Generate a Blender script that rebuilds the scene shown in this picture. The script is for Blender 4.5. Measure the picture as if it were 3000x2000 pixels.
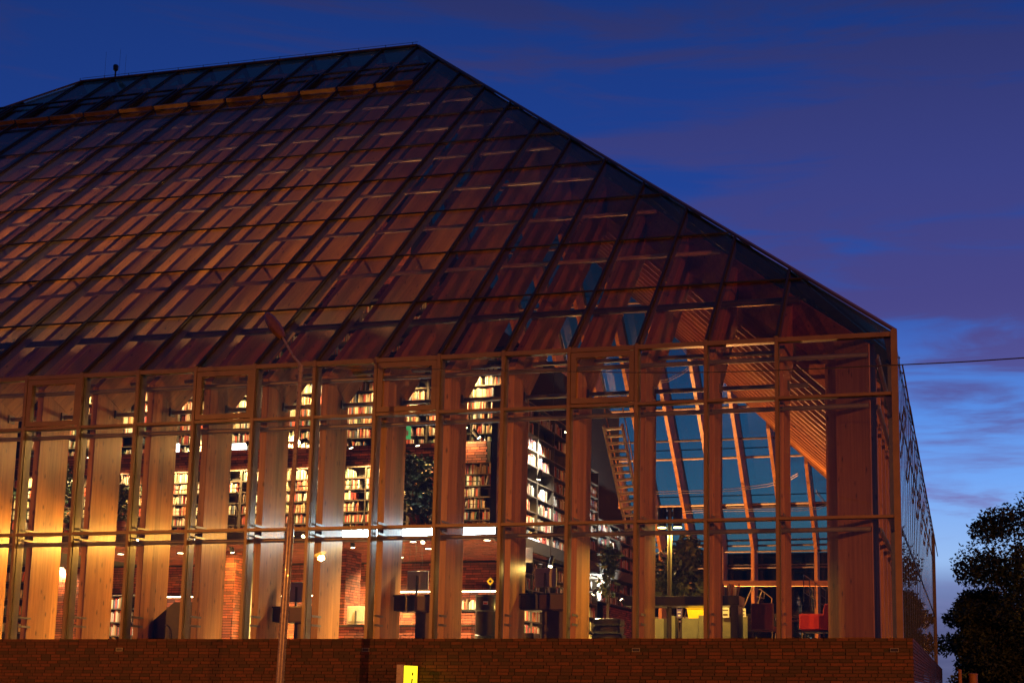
import bpy, bmesh, math, random
from mathutils import Vector, Matrix
R = math.radians
random.seed(7)
for o in list(bpy.data.objects): bpy.data.objects.remove(o, do_unlink=True)
SC = bpy.context.scene
COL = SC.collection

# ------------------------------------------------------------------ camera
cam_d = bpy.data.cameras.new('camera'); cam = bpy.data.objects.new('camera', cam_d); COL.objects.link(cam)
CP = Vector((1.063, -24.462, -0.9155)); yaw, pitch, roll = -0.23178, 0.15334, 0.00752
fw = Vector((math.sin(yaw)*math.cos(pitch), math.cos(yaw)*math.cos(pitch), math.sin(pitch)))
rt = Vector((math.cos(yaw), -math.sin(yaw), 0)); up = rt.cross(fw)
rt2 = rt*math.cos(roll)+up*math.sin(roll); up2 = up*math.cos(roll)-rt*math.sin(roll)
cam.matrix_world = Matrix(((rt2.x, up2.x, -fw.x, CP.x), (rt2.y, up2.y, -fw.y, CP.y), (rt2.z, up2.z, -fw.z, CP.z), (0, 0, 0, 1)))
cam_d.sensor_width = 36; cam_d.lens = 3953.97/3000*36
cam_d.shift_x = (1500-1882.66)/3000; cam_d.shift_y = (1405.41-1000)/3000
cam_d.clip_start = 0.1; cam_d.clip_end = 3000
SC.camera = cam
SC.view_settings.view_transform = 'Standard'; SC.view_settings.look = 'None'
SC.view_settings.exposure = .18; SC.view_settings.gamma = 1
cy = SC.cycles
cy.max_bounces = 8; cy.diffuse_bounces = 3; cy.glossy_bounces = 3; cy.transmission_bounces = 4
cy.transparent_max_bounces = 40; cy.caustics_reflective = False; cy.caustics_refractive = False
cy.sample_clamp_indirect = 4; cy.use_denoising = True; cy.use_light_tree = True

# a pixel of the photograph gives a direction; the depth comes from a known plane
def at(px, py, X=None, Y=None, Z=None):
    d = fw+rt2*((px-1882.66)/3953.97)-up2*((py-1405.41)/3953.97)
    t = (X-CP.x)/d.x if X is not None else (Y-CP.y)/d.y if Y is not None else (Z-CP.z)/d.z
    return CP+d*t

# ------------------------------------------------------------------ world: dusk sky
wd = bpy.data.worlds.new('World'); SC.world = wd; wd.use_nodes = True
nt = wd.node_tree; N = nt.nodes; L = nt.links; N.clear()
def nd(t, **kw):
    n = N.new(t)
    for k, v in kw.items(): setattr(n, k, v)
    return n
out = nd('ShaderNodeOutputWorld'); bg = nd('ShaderNodeBackground'); L.new(bg.outputs[0], out.inputs[0])
tc = nd('ShaderNodeTexCoord'); sp = nd('ShaderNodeSeparateXYZ'); L.new(tc.outputs['Generated'], sp.inputs[0])
ramp = nd('ShaderNodeValToRGB'); L.new(sp.outputs['Z'], ramp.inputs[0])
el = ramp.color_ramp.elements
stops = [(0.0, (.07, .08, .17)), (.05, (.085, .10, .23)), (.075, (.15, .21, .43)), (.092, (.28, .45, .77)), (.15, (.15, .34, .80)), (.20, (.085, .24, .70)), (.245, (.05, .125, .47)), (.28, (.026, .072, .33)), (.36, (.012, .047, .26)), (.47, (.008, .034, .19)), (.62, (.004, .016, .085)), (.8, (.0018, .007, .035)), (1, (.001, .004, .02))]
el[0].position = 0; el[0].color = (*stops[0][1], 1); el[1].position = 1; el[1].color = (*stops[-1][1], 1)
for p_, c_ in stops[1:-1]:
    e = el.new(p_); e.color = (*c_, 1)
mp = nd('ShaderNodeMapping'); mp.inputs['Scale'].default_value = (2.0, 2.0, 13.0); mp.inputs['Rotation'].default_value = (R(4), R(5), 0)
mp.inputs['Location'].default_value = (.35, .1, .55)
L.new(tc.outputs['Generated'], mp.inputs[0])
nz = nd('ShaderNodeTexNoise'); nz.inputs['Scale'].default_value = 2.3; nz.inputs['Detail'].default_value = 8; nz.inputs['Roughness'].default_value = .58; nz.inputs['Distortion'].default_value = .5
L.new(mp.outputs[0], nz.inputs['Vector'])
# more cloud towards +X (right of the view)
mr = nd('ShaderNodeMapRange'); mr.inputs['From Min'].default_value = -.40; mr.inputs['From Max'].default_value = .02; mr.inputs['To Min'].default_value = -.17; mr.inputs['To Max'].default_value = .12
L.new(sp.outputs['X'], mr.inputs['Value'])
mz = nd('ShaderNodeMapRange'); mz.inputs['From Min'].default_value = .19; mz.inputs['From Max'].default_value = .28; mz.inputs['To Min'].default_value = -.15; mz.inputs['To Max'].default_value = .05; L.new(sp.outputs['Z'], mz.inputs['Value'])
a0 = nd('ShaderNodeMath', operation='ADD'); L.new(nz.outputs['Fac'], a0.inputs[0]); L.new(mz.outputs[0], a0.inputs[1])
ad = nd('ShaderNodeMath', operation='ADD'); L.new(a0.outputs[0], ad.inputs[0]); L.new(mr.outputs[0], ad.inputs[1])
cr = nd('ShaderNodeMapRange', interpolation_type='SMOOTHSTEP'); cr.inputs['From Min'].default_value = .43; cr.inputs['From Max'].default_value = .63; cr.inputs['To Max'].default_value = .85
L.new(ad.outputs[0], cr.inputs['Value'])
crp = nd('ShaderNodeValToRGB'); L.new(sp.outputs['Z'], crp.inputs[0])
ce = crp.color_ramp.elements
ce[0].position = 0; ce[0].color = (.09, .10, .2, 1); ce[1].position = 1; ce[1].color = (.01, .012, .06, 1)
for p_, c_ in [(.08, (.17, .2, .42)), (.14, (.155, .115, .33)), (.2, (.085, .066, .24)), (.27, (.062, .050, .195)), (.36, (.042, .046, .195)), (.47, (.024, .03, .125))]:
    e = ce.new(p_); e.color = (*c_, 1)
# the twilight band is bright towards the sunset (azimuth of the right picture edge) and fades round the horizon
gd = nd('ShaderNodeVectorMath', operation='DOT_PRODUCT'); gd.inputs[1].default_value = (.22, .975, 0); L.new(tc.outputs['Generated'], gd.inputs[0])
gm = nd('ShaderNodeMapRange', interpolation_type='SMOOTHSTEP'); gm.inputs['From Min'].default_value = -.2; gm.inputs['From Max'].default_value = .95; gm.inputs['To Min'].default_value = .97; gm.inputs['To Max'].default_value = 0
L.new(gd.outputs['Value'], gm.inputs['Value'])
dk = nd('ShaderNodeMixRGB'); dk.inputs[2].default_value = (.005, .015, .07, 1); L.new(gm.outputs[0], dk.inputs[0])
mx = nd('ShaderNodeMixRGB'); L.new(cr.outputs[0], mx.inputs[0]); L.new(ramp.outputs[0], mx.inputs[1]); L.new(crp.outputs[0], mx.inputs[2]); L.new(mx.outputs[0], dk.inputs[1])
# a trace of the physical twilight sky on top of the measured colours
sky = nd('ShaderNodeTexSky', sky_type='NISHITA'); sky.sun_disc = False; sky.sun_elevation = R(-3.0); sky.sun_rotation = R(30)
ms = nd('ShaderNodeMixRGB', blend_type='ADD'); ms.inputs[0].default_value = .01
L.new(dk.outputs[0], ms.inputs[1]); L.new(sky.outputs[0], ms.inputs[2])
L.new(ms.outputs[0], bg.inputs[0]); bg.inputs[1].default_value = 1.0

# ------------------------------------------------------------------ materials
MATS = {}
def new_mat(name):
    m = bpy.data.materials.new(name); m.use_nodes = True; MATS[name] = m
    return m, m.node_tree.nodes, m.node_tree.links, m.node_tree.nodes['Principled BSDF']
def plain(name, col, rough=.5, metal=0, vary=.15, scale=6, bump=0, coat=0, spec=.5):
    m, n, l, b = new_mat(name)
    t = n.new('ShaderNodeTexCoord'); z = n.new('ShaderNodeTexNoise'); z.inputs['Scale'].default_value = scale; z.inputs['Detail'].default_value = 5
    l.new(t.outputs['Object'], z.inputs['Vector'])
    r = n.new('ShaderNodeValToRGB'); l.new(z.outputs['Fac'], r.inputs[0])
    r.color_ramp.elements[0].position = .3; r.color_ramp.elements[1].position = .7
    r.color_ramp.elements[0].color = (*[c*(1-vary) for c in col], 1); r.color_ramp.elements[1].color = (*[min(1, c*(1+vary)) for c in col], 1)
    l.new(r.outputs[0], b.inputs['Base Color'])
    mr = n.new('ShaderNodeMapRange'); mr.inputs['To Min'].default_value = max(.02, rough-.08); mr.inputs['To Max'].default_value = min(1, rough+.08)
    l.new(z.outputs['Fac'], mr.inputs['Value']); l.new(mr.outputs[0], b.inputs['Roughness'])
    b.inputs['Metallic'].default_value = metal; b.inputs['Coat Weight'].default_value = coat; b.inputs['Specular IOR Level'].default_value = spec
    if bump:
        bp = n.new('ShaderNodeBump'); bp.inputs['Strength'].default_value = bump; bp.inputs['Distance'].default_value = .01
        l.new(z.outputs['Fac'], bp.inputs['Height']); l.new(bp.outputs[0], b.inputs['Normal'])
    return m
def emit(name, col, s, vary=.0):
    m, n, l, b = new_mat(name)
    b.inputs['Base Color'].default_value = (*col, 1); b.inputs['Emission Color'].default_value = (*col, 1); b.inputs['Emission Strength'].default_value = s
    return m
def wood(name, rot, c0=(.21, .083, .02), c1=(.42, .195, .05)):
    m, n, l, b = new_mat(name)
    t = n.new('ShaderNodeTexCoord'); mp = n.new('ShaderNodeMapping'); l.new(t.outputs['Object'], mp.inputs[0]); mp.inputs['Rotation'].default_value = rot
    # long narrow laminated strips
    m1 = n.new('ShaderNodeMapping'); m1.inputs['Scale'].default_value = (9, 9, .35); l.new(mp.outputs[0], m1.inputs[0])
    v = n.new('ShaderNodeTexNoise'); v.inputs['Scale'].default_value = 1.6; v.inputs['Detail'].default_value = 3; l.new(m1.outputs[0], v.inputs['Vector'])
    m2 = n.new('ShaderNodeMapping'); m2.inputs['Scale'].default_value = (60, 60, 2.2); l.new(mp.outputs[0], m2.inputs[0])
    g = n.new('ShaderNodeTexNoise'); g.inputs['Scale'].default_value = 1.5; g.inputs['Detail'].default_value = 4; l.new(m2.outputs[0], g.inputs['Vector'])
    mixf = n.new('ShaderNodeMath'); mixf.operation = 'MULTIPLY_ADD'; mixf.inputs[1].default_value = .45; l.new(g.outputs['Fac'], mixf.inputs[0])
    hv = n.new('ShaderNodeMath'); hv.operation = 'MULTIPLY'; hv.inputs[1].default_value = .6; l.new(v.outputs['Fac'], hv.inputs[0]); l.new(hv.outputs[0], mixf.inputs[2])
    r = n.new('ShaderNodeValToRGB'); l.new(mixf.outputs[0], r.inputs[0])
    r.color_ramp.elements[0].position = .32; r.color_ramp.elements[0].color = (*c0, 1); r.color_ramp.elements[1].position = .72; r.color_ramp.elements[1].color = (*c1, 1)
    m3 = n.new('ShaderNodeMapping'); m3.inputs['Scale'].default_value = (6.5, 6.5, 2.6); l.new(mp.outputs[0], m3.inputs[0])
    k = n.new('ShaderNodeTexVoronoi'); k.inputs['Scale'].default_value = 1.0; k.inputs['Randomness'].default_value = 1; l.new(m3.outputs[0], k.inputs['Vector'])
    kr = n.new('ShaderNodeMapRange'); kr.inputs['From Min'].default_value = .07; kr.inputs['From Max'].default_value = .2; kr.inputs['To Min'].default_value = .3; kr.inputs['To Max'].default_value = 1
    l.new(k.outputs['Distance'], kr.inputs['Value'])
    mu = n.new('ShaderNodeMixRGB'); mu.blend_type = 'MULTIPLY'; mu.inputs[0].default_value = 1; l.new(r.outputs[0], mu.inputs[1]); l.new(kr.outputs[0], mu.inputs[2])
    sx = n.new('ShaderNodeSeparateXYZ'); l.new(mp.outputs[0], sx.inputs[0])
    sa = n.new('ShaderNodeMath'); sa.operation = 'ADD'; l.new(sx.outputs['X'], sa.inputs[0]); l.new(sx.outputs['Y'], sa.inputs[1])
    sm = n.new('ShaderNodeMath'); sm.operation = 'MULTIPLY'; sm.inputs[1].default_value = 5.3; l.new(sa.outputs[0], sm.inputs[0])
    fl = n.new('ShaderNodeMath'); fl.operation = 'FLOOR'; l.new(sm.outputs[0], fl.inputs[0])
    wn = n.new('ShaderNodeTexWhiteNoise'); wn.noise_dimensions = '1D'; l.new(fl.outputs[0], wn.inputs['W'])
    fr = n.new('ShaderNodeMath'); fr.operation = 'FRACT'; l.new(sm.outputs[0], fr.inputs[0])
    ln = n.new('ShaderNodeMapRange'); ln.inputs['From Max'].default_value = .05; ln.inputs['To Min'].default_value = .62; l.new(fr.outputs[0], ln.inputs['Value'])
    tn = n.new('ShaderNodeMapRange'); tn.inputs['To Min'].default_value = .80; tn.inputs['To Max'].default_value = 1.2; l.new(wn.outputs['Value'], tn.inputs['Value'])
    lm = n.new('ShaderNodeMath'); lm.operation = 'MULTIPLY'; l.new(ln.outputs[0], lm.inputs[0]); l.new(tn.outputs[0], lm.inputs[1])
    m4 = n.new('ShaderNodeMixRGB'); m4.blend_type = 'MULTIPLY'; m4.inputs[0].default_value = 1; l.new(mu.outputs[0], m4.inputs[1]); l.new(lm.outputs[0], m4.inputs[2])
    l.new(m4.outputs[0], b.inputs['Base Color'])
    rr = n.new('ShaderNodeMapRange'); rr.inputs['To Min'].default_value = .28; rr.inputs['To Max'].default_value = .55; l.new(g.outputs['Fac'], rr.inputs['Value']); l.new(rr.outputs[0], b.inputs['Roughness'])
    bp = n.new('ShaderNodeBump'); bp.inputs['Strength'].default_value = .35; bp.inputs['Distance'].default_value = .004
    l.new(mixf.outputs[0], bp.inputs['Height']); l.new(bp.outputs[0], b.inputs['Normal'])
    return m
def rand_val(n, l):
    g = n.new('ShaderNodeNewGeometry'); o = n.new('ShaderNodeObjectInfo')
    a = n.new('ShaderNodeMath'); a.operation = 'ADD'; l.new(g.outputs['Random Per Island'], a.inputs[0]); l.new(o.outputs['Random'], a.inputs[1])
    f = n.new('ShaderNodeMath'); f.operation = 'FRACT'; l.new(a.outputs[0], f.inputs[0])
    return f.outputs[0]
def islands(name, cols, rough=.6, bump=.3, vary=.35, scale=25):
    m, n, l, b = new_mat(name); rv = rand_val(n, l)
    r = n.new('ShaderNodeValToRGB'); r.color_ramp.interpolation = 'CONSTANT'; l.new(rv, r.inputs[0])
    e = r.color_ramp.elements
    e[0].position = 0; e[0].color = (*cols[0], 1); e[1].position = 1/len(cols); e[1].color = (*cols[1], 1)
    for i, c in enumerate(cols[2:], 2):
        x = e.new(i/len(cols)); x.color = (*c, 1)
    t = n.new('ShaderNodeTexCoord'); z = n.new('ShaderNodeTexNoise'); z.inputs['Scale'].default_value = scale; z.inputs['Detail'].default_value = 4; l.new(t.outputs['Object'], z.inputs['Vector'])
    mr = n.new('ShaderNodeMapRange'); mr.inputs['To Min'].default_value = 1-vary; mr.inputs['To Max'].default_value = 1+vary; l.new(z.outputs['Fac'], mr.inputs['Value'])
    mu = n.new('ShaderNodeMixRGB'); mu.blend_type = 'MULTIPLY'; mu.inputs[0].default_value = 1; l.new(r.outputs[0], mu.inputs[1]); l.new(mr.outputs[0], mu.inputs[2])
    l.new(mu.outputs[0], b.inputs['Base Color']); b.inputs['Roughness'].default_value = rough
    if bump:
        bp = n.new('ShaderNodeBump'); bp.inputs['Strength'].default_value = bump; bp.inputs['Distance'].default_value = .004; l.new(z.outputs['Fac'], bp.inputs['Height']); l.new(bp.outputs[0], b.inputs['Normal'])
    return m
def glass(name, tint=(.93, .96, .95), rough=0.0, f0=.045):
    m, n, l, b = new_mat(name); n.remove(b)
    o = n['Material Output']
    lw = n.new('ShaderNodeLayerWeight'); lw.inputs['Blend'].default_value = .5
    pw = n.new('ShaderNodeMath'); pw.operation = 'POWER'; pw.inputs[1].default_value = 5; l.new(lw.outputs['Facing'], pw.inputs[0])
    ma = n.new('ShaderNodeMath'); ma.operation = 'MULTIPLY_ADD'; ma.inputs[1].default_value = 1-f0; ma.inputs[2].default_value = f0; l.new(pw.outputs[0], ma.inputs[0])
    tr = n.new('ShaderNodeBsdfTransparent'); tr.inputs[0].default_value = (*tint, 1)
    gl = n.new('ShaderNodeBsdfGlossy'); gl.inputs['Roughness'].default_value = rough; gl.inputs['Color'].default_value = (1, 1, 1, 1)
    mi = n.new('ShaderNodeMixShader'); l.new(ma.outputs[0], mi.inputs[0]); l.new(tr.outputs[0], mi.inputs[1]); l.new(gl.outputs[0], mi.inputs[2])
    # faint dust film with rain streaks
    t = n.new('ShaderNodeTexCoord'); mp = n.new('ShaderNodeMapping'); mp.inputs['Scale'].default_value = (14, 14, .5); l.new(t.outputs['Object'], mp.inputs[0])
    z = n.new('ShaderNodeTexNoise'); z.inputs['Scale'].default_value = 1.2; z.inputs['Detail'].default_value = 6; l.new(mp.outputs[0], z.inputs['Vector'])
    dr = n.new('ShaderNodeMapRange'); dr.inputs['From Min'].default_value = .45; dr.inputs['From Max'].default_value = .85; dr.inputs['To Max'].default_value = .018; l.new(z.outputs['Fac'], dr.inputs['Value'])
    df = n.new('ShaderNodeBsdfDiffuse'); df.inputs[0].default_value = (.3, .28, .25, 1)
    m2 = n.new('ShaderNodeMixShader'); l.new(dr.outputs[0], m2.inputs[0]); l.new(mi.outputs[0], m2.inputs[1]); l.new(df.outputs[0], m2.inputs[2])
    l.new(m2.outputs[0], o.inputs[0])
    return m
plain('sill_lit', (.34, .19, .06), .5); wood('timber_column', (0, 0, 0)); wood('timber_rafter', (R(47.2), 0, 0)); wood('timber_rafter_side', (0, R(47.2), 0))
plain('frame_paint', (.12, .08, .062), .42, 0, .12, 5); plain('aluminium', (.15, .145, .13), .38, .35, .1, 8); plain('steel_tube', (.2, .175, .15), .36, .4, .1, 6)
plain('purlin_lit', (.5, .4, .3), .4, .1); plain('dark_alu', (.10, .09, .07), .45, .2); plain('dark_duct', (.07, .065, .06), .4, .3)
plain('dark_cap', (.02, .018, .017), .4, 0, .1, 5); glass('far_glass', (.37, .51, .47), f0=.05); glass('facade_glass'); glass('roof_glass', (.88, .79, .63), f0=.035)
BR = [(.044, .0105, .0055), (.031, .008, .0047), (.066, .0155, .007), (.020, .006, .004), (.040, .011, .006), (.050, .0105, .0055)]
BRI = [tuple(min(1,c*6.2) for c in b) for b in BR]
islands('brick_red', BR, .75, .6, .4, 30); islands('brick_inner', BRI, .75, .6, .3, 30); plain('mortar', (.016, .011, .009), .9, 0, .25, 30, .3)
islands('book_cover', [(.62, .56, .45), (.45, .08, .05), (.75, .72, .66), (.16, .10, .06), (.55, .22, .09), (.10, .14, .22), (.66, .5, .3), (.30, .05, .05), (.8, .78, .72), (.09, .16, .10), (.4, .3, .2), (.07, .06, .06), (.6, .12, .07), (.7, .62, .4)], .55, .15, .2, 60)
plain('shelf_metal', (.11, .085, .06), .45, .2, .15, 12); plain('shelf_back', (.055, .045, .035), .7)
plain('black_lacquer', (.018, .016, .015), .32, 0, .2, 9, 0, .3); plain('asphalt', (.05, .05, .05), .9, 0, .3, 40, .4); plain('paving', (.16, .13, .11), .85, 0, .25, 12, .3); plain('concrete', (.34, .31, .25), .8, 0, .15, 9, .3)
plain('lamp_paint', (.17, .14, .13), .28, 0, .12, 14, 0, .4); plain('bowl_brown', (.12, .055, .025), .12, 0, .2, 14, 0, .6)
emit('sodium_glow', (1, .45, .06), 11); emit('warm_glow', (1, .80, .46), 18); emit('white_glow', (.82, .93, 1), 5.5); emit('yellow_glow', (1, .82, .25), 12); emit('sign_yellow', (.95, .78, .02), 1.5); emit('screen_white', (.95, .97, 1), 3.2); emit('exit_green', (.10, .55, .18), .5)
SODIUM = (1.0, .275, .03); WARM = (1.0, .60, .23); YEL = (1, .58, .12)

# ------------------------------------------------------------------ mesh builder
class MB:
    def __init__(s): s.v = []; s.f = []
    def add(s, vs, fs):
        b = len(s.v); s.v += [tuple(v) for v in vs]; s.f += [tuple(i+b for i in f) for f in fs]; return s
    def box(s, x0, x1, y0, y1, z0, z1):
        v = [(x, y, z) for x in (x0, x1) for y in (y0, y1) for z in (z0, z1)]
        return s.add(v, [(0, 1, 3, 2), (4, 6, 7, 5), (0, 4, 5, 1), (2, 3, 7, 6), (0, 2, 6, 4), (1, 5, 7, 3)])
    def bar(s, a, b, w, h, upv=(0, 0, 1), ow=0, oh=0):
        a = Vector(a); b = Vector(b); d = (b-a).normalized(); u = Vector(upv); sd = d.cross(u).normalized(); u = sd.cross(d).normalized()
        v = []
        for p in (a, b):
            for i, j in ((-1, -1), (1, -1), (1, 1), (-1, 1)): v.append(p+sd*(ow+i*w/2)+u*(oh+j*h/2))
        return s.add(v, [(3, 2, 1, 0), (4, 5, 6, 7), (0, 1, 5, 4), (1, 2, 6, 5), (2, 3, 7, 6), (3, 0, 4, 7)])
    def tube(s, pts, r, n=10, cap=True):
        pts = [Vector(p) for p in pts]; rs = r if isinstance(r, (list, tuple)) else [r]*len(pts)
        v = []; f = []; ref = None
        for i, p in enumerate(pts):
            d = (pts[min(i+1, len(pts)-1)]-pts[max(i-1, 0)]).normalized()
            if ref is None:
                ref = Vector((0, 0, 1)) if abs(d.z) < .9 else Vector((1, 0, 0))
            x = d.cross(ref).normalized(); y = x.cross(d).normalized(); ref = y
            for k in range(n):
                a = 2*math.pi*k/n; v.append(p+(x*math.cos(a)+y*math.sin(a))*rs[i])
        for i in range(len(pts)-1):
            for k in range(n): f.append((i*n+k, i*n+(k+1) % n, (i+1)*n+(k+1) % n, (i+1)*n+k))
        if cap: f.append(tuple(range(n))); f.append(tuple(range((len(pts)-1)*n, len(pts)*n))[::-1])
        return s.add(v, f)
    def prism(s, poly, off):
        n = len(poly); off = Vector(off); a = [Vector(p) for p in poly]; v = a+[p+off for p in a]
        return s.add(v, [tuple(range(n))[::-1], tuple(range(n, 2*n))]+[(i, (i+1) % n, n+(i+1) % n, n+i) for i in range(n)])
    def lathe(s, prof, c=(0, 0, 0), n=20):
        v = []; f = []
        for r, z in prof:
            for k in range(n): a = 2*math.pi*k/n; v.append((c[0]+r*math.cos(a), c[1]+r*math.sin(a), c[2]+z))
        for i in range(len(prof)-1):
            for k in range(n): f.append((i*n+k, i*n+(k+1) % n, (i+1)*n+(k+1) % n, (i+1)*n+k))
        f.append(tuple(range(n))[::-1]); f.append(tuple(range((len(prof)-1)*n, len(prof)*n)))
        return s.add(v, f)
    def mesh(s, name, mat, smooth=False, bevel=0):
        me = bpy.data.meshes.new(name); me.from_pydata(s.v, [], s.f); me.validate()
        bm = bmesh.new(); bm.from_mesh(me); bmesh.ops.recalc_face_normals(bm, faces=bm.faces)
        if bevel: bmesh.ops.bevel(bm, geom=list(bm.edges), offset=bevel, segments=2, affect='EDGES', profile=.6)
        bm.to_mesh(me); bm.free()
        me.materials.append(MATS[mat])
        if smooth:
            me.polygons.foreach_set('use_smooth', [True]*len(me.polygons))
            me.set_sharp_from_angle(angle=R(38))
        return me
    def build(s, name, mat, parent=None, kind=None, smooth=False, bevel=0, label=None):
        o = bpy.data.objects.new(name, s.mesh(name, mat, smooth, bevel)); COL.objects.link(o)
        if parent is not None:
            o.parent = parent
            if parent.get('_abs'): o.location = -Vector(parent['_abs'])
        if kind: o['kind'] = kind
        if label: o['label'] = label
        return o
def tag(o, label, cat, group=None):
    o['label'] = label; o['category'] = cat
    if group: o['group'] = group
    return o
def thing(name, label, cat, loc=(0, 0, 0), rz=0, group=None, absolute=False):
    o = bpy.data.objects.new(name, None); COL.objects.link(o); o.location = loc; o.rotation_euler = (0, 0, rz); o.empty_display_size = .2
    tag(o, label, cat, group)
    if absolute: o['_abs'] = tuple(loc)
    return o
def lamp(name, loc, power, col, parent=None, kind='POINT', radius=.05, aim=None, size=150, blend=.4):
    d = bpy.data.lights.new(name, kind); d.energy = power; d.color = col; d.shadow_soft_size = radius
    if kind == 'SPOT': d.spot_size = R(size); d.spot_blend = blend
    o = bpy.data.objects.new(name, d); COL.objects.link(o)
    o.location = loc
    if parent is not None:
        o.parent = parent
        if parent.get('_abs'): o.location = Vector(loc)-Vector(parent['_abs'])
    if aim is not None: o.rotation_euler = Vector(aim).to_track_quat('-Z', 'Y').to_euler()
    return o
def text_mesh(txt, size, depth=.004, shear=0):
    c = bpy.data.curves.new('t', 'FONT'); c.body = txt; c.size = size; c.extrude = depth; c.align_x = 'CENTER'; c.align_y = 'CENTER'; c.shear = shear
    o = bpy.data.objects.new('t', c); COL.objects.link(o)
    bpy.context.view_layer.update()
    me = bpy.data.meshes.new_from_object(o.evaluated_get(bpy.context.evaluated_depsgraph_get()))
    bpy.data.objects.remove(o); return me
def obj_from(name, me, mat, parent, loc=(0, 0, 0), rot=(0, 0, 0)):
    me.materials.clear(); me.materials.append(MATS[mat])
    o = bpy.data.objects.new(name, me); COL.objects.link(o); o.parent = parent; o.location = loc; o.rotation_euler = rot; return o

# ------------------------------------------------------------------ dimensions
W = 1.34; L0 = 2.16; ZM = 2.182; ZT = 4.435; ZE = 5.594; YR = 16.9; ZR = 21.234; XL = 47.2; DEP = 33.8; GZ = -2.5
TAN = (ZR-ZE)/YR; TH = math.atan(TAN); CO = math.cos(TH); SI = math.sin(TH); SR = YR/CO
XK = [-(L0+W*k) for k in range(33)]; YK = [L0+W*k for k in range(23)]
SL = [2.45, 4.97, 7.53, 10.07, 12.6, 15.13, 17.75]

# ------------------------------------------------------------------ ground
g = MB().add([(-600, -300, GZ), (600, -300, GZ), (600, 900, GZ), (-600, 900, GZ)], [(0, 1, 2, 3)]).build('ground', 'paving'); g['kind'] = 'structure'
g = MB().box(-200, 200, -34, -12, GZ-.2, GZ+.004).build('road', 'asphalt'); g['kind'] = 'structure'
for nm, y0, y1 in (('pavement', -12, -.32), ('pavement', -46, -34)):
    g = MB().box(-200, 200, y0, y1, GZ-.2, GZ+.12).build(nm, 'paving'); g['kind'] = 'structure'

# ------------------------------------------------------------------ library shell
LIB = thing('library', 'large glass and timber library with a hipped glazed roof on a low red brick base', 'building', (-23.6, 16.9, GZ), absolute=True)
def side_map(side):
    if side == 'front': return lambda t, u, z: (t, u, z)
    if side == 'right': return lambda t, u, z: (-u, t, z)
    if side == 'back': return lambda t, u, z: (t, DEP-u, z)
    return lambda t, u, z: (-XL+u, t, z)
def hip_limit(side, t):
    if side in ('front', 'back'): return min(YR, -t, XL+t)
    return min(YR, t, DEP-t)
FA, FB, FT = .45, 1.40, .14
def timber(side, t):
    mp_ = side_map(side); ue = hip_limit(side, t)-.12
    zo = lambda u: ZE+TAN*u-FA/CO
    zi = lambda u: ZE+TAN*u-FB/CO
    off = Vector(mp_(t+FT/2, 0, 0))-Vector(mp_(t-FT/2, 0, 0))
    q = lambda u, z: mp_(t-FT/2, u, z)
    gp = .006
    MB().prism([q(FA, -.12), q(FB, -.12), q(FB, zi(FB)-gp), q(FA, zo(FA)-gp)], off).build('timber_column', 'timber_column', LIB)
    if ue > FB+.3:
        MB().prism([q(FA, zo(FA)), q(FB, zi(FB)), q(ue, zi(ue)), q(ue, zo(ue))], off).build('timber_rafter', 'timber_rafter' if side in ('front', 'back') else 'timber_rafter_side', LIB)
for x in XK: timber('front', x); timber('back', x)
for y in YK: timber('right', y); timber('left', y)
# corner columns and hip rafters on the diagonals
TH2 = math.atan(TAN/math.sqrt(2)); C2 = math.cos(TH2); T2 = math.tan(TH2)
for (cx, cy_, dx, dy) in ((0, 0, -1, 1), (0, DEP, -1, -1), (-XL, 0, 1, 1), (-XL, DEP, 1, -1)):
    d = Vector((dx, dy, 0)).normalized(); n = Vector((-d.y, d.x, 0))*.08; c = Vector((cx, cy_, 0))
    q = lambda u, z: c+d*u+Vector((0, 0, z))-n
    a, b = .60, 1.88; zo = lambda u: ZE+T2*u-.42/C2; zi = lambda u: ZE+T2*u-1.25/C2
    MB().prism([q(a, -.12), q(b, -.12), q(b, zi(b)-.006), q(a, zo(a)-.006)], n*2).build('corner_column', 'timber_column', LIB)
    ue = YR*math.sqrt(2)-.1
    MB().prism([q(a, zo(a)), q(b, zi(b)), q(ue, zi(ue)), q(ue, zo(ue))], n*2).build('hip_rafter', 'timber_rafter', LIB)
# ridge beam
MB().box(-XL+YR, -YR, YR-.08, YR+.08, ZR-1.9, ZR-.55).build('ridge_beam', 'timber_column', LIB)

# mullions: outer cap + inner profile, wall and roof in one piece
NRM = {'front': Vector((0, -SI, CO)), 'back': Vector((0, SI, CO)), 'right': Vector((SI, 0, CO)), 'left': Vector((-SI, 0, CO))}
def mullion(side, t):
    mp_ = side_map(side); ue = hip_limit(side, t); nr = NRM[side]
    a = Vector(mp_(t, 0, ZE)); b = Vector(mp_(t, ue, ZE+TAN*ue)); outw = Vector(mp_(0, -1, 0))-Vector(mp_(0, 0, 0))
    cd = .012 if side == 'right' else .06
    m = MB(); m.bar(Vector(mp_(t, 0, .003)), a+Vector((0, 0, .012)), .062, cd, outw, oh=cd/2)
    mo = m.build('mullion', 'dark_cap' if side == 'right' else 'frame_paint', LIB)  # flank caps darkened in the colour, standing in for shade there
    MB().bar(a, b, .048, .04, nr, oh=.02).build('roof_mullion', 'dark_cap', LIB)
    m = MB(); m.bar(Vector(mp_(t, 0, .004)), a-Vector((0, 0, .06)), .055, .20, outw, oh=-.13); m.build('mullion_profile', 'aluminium', LIB)
    MB().bar(a+nr*0, b, .055, .18, nr, oh=-.12).build('roof_profile', 'dark_alu', LIB)
for x in XK: mullion('front', x); mullion('back', x)
for y in YK: mullion('right', y); mullion('left', y)
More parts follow.
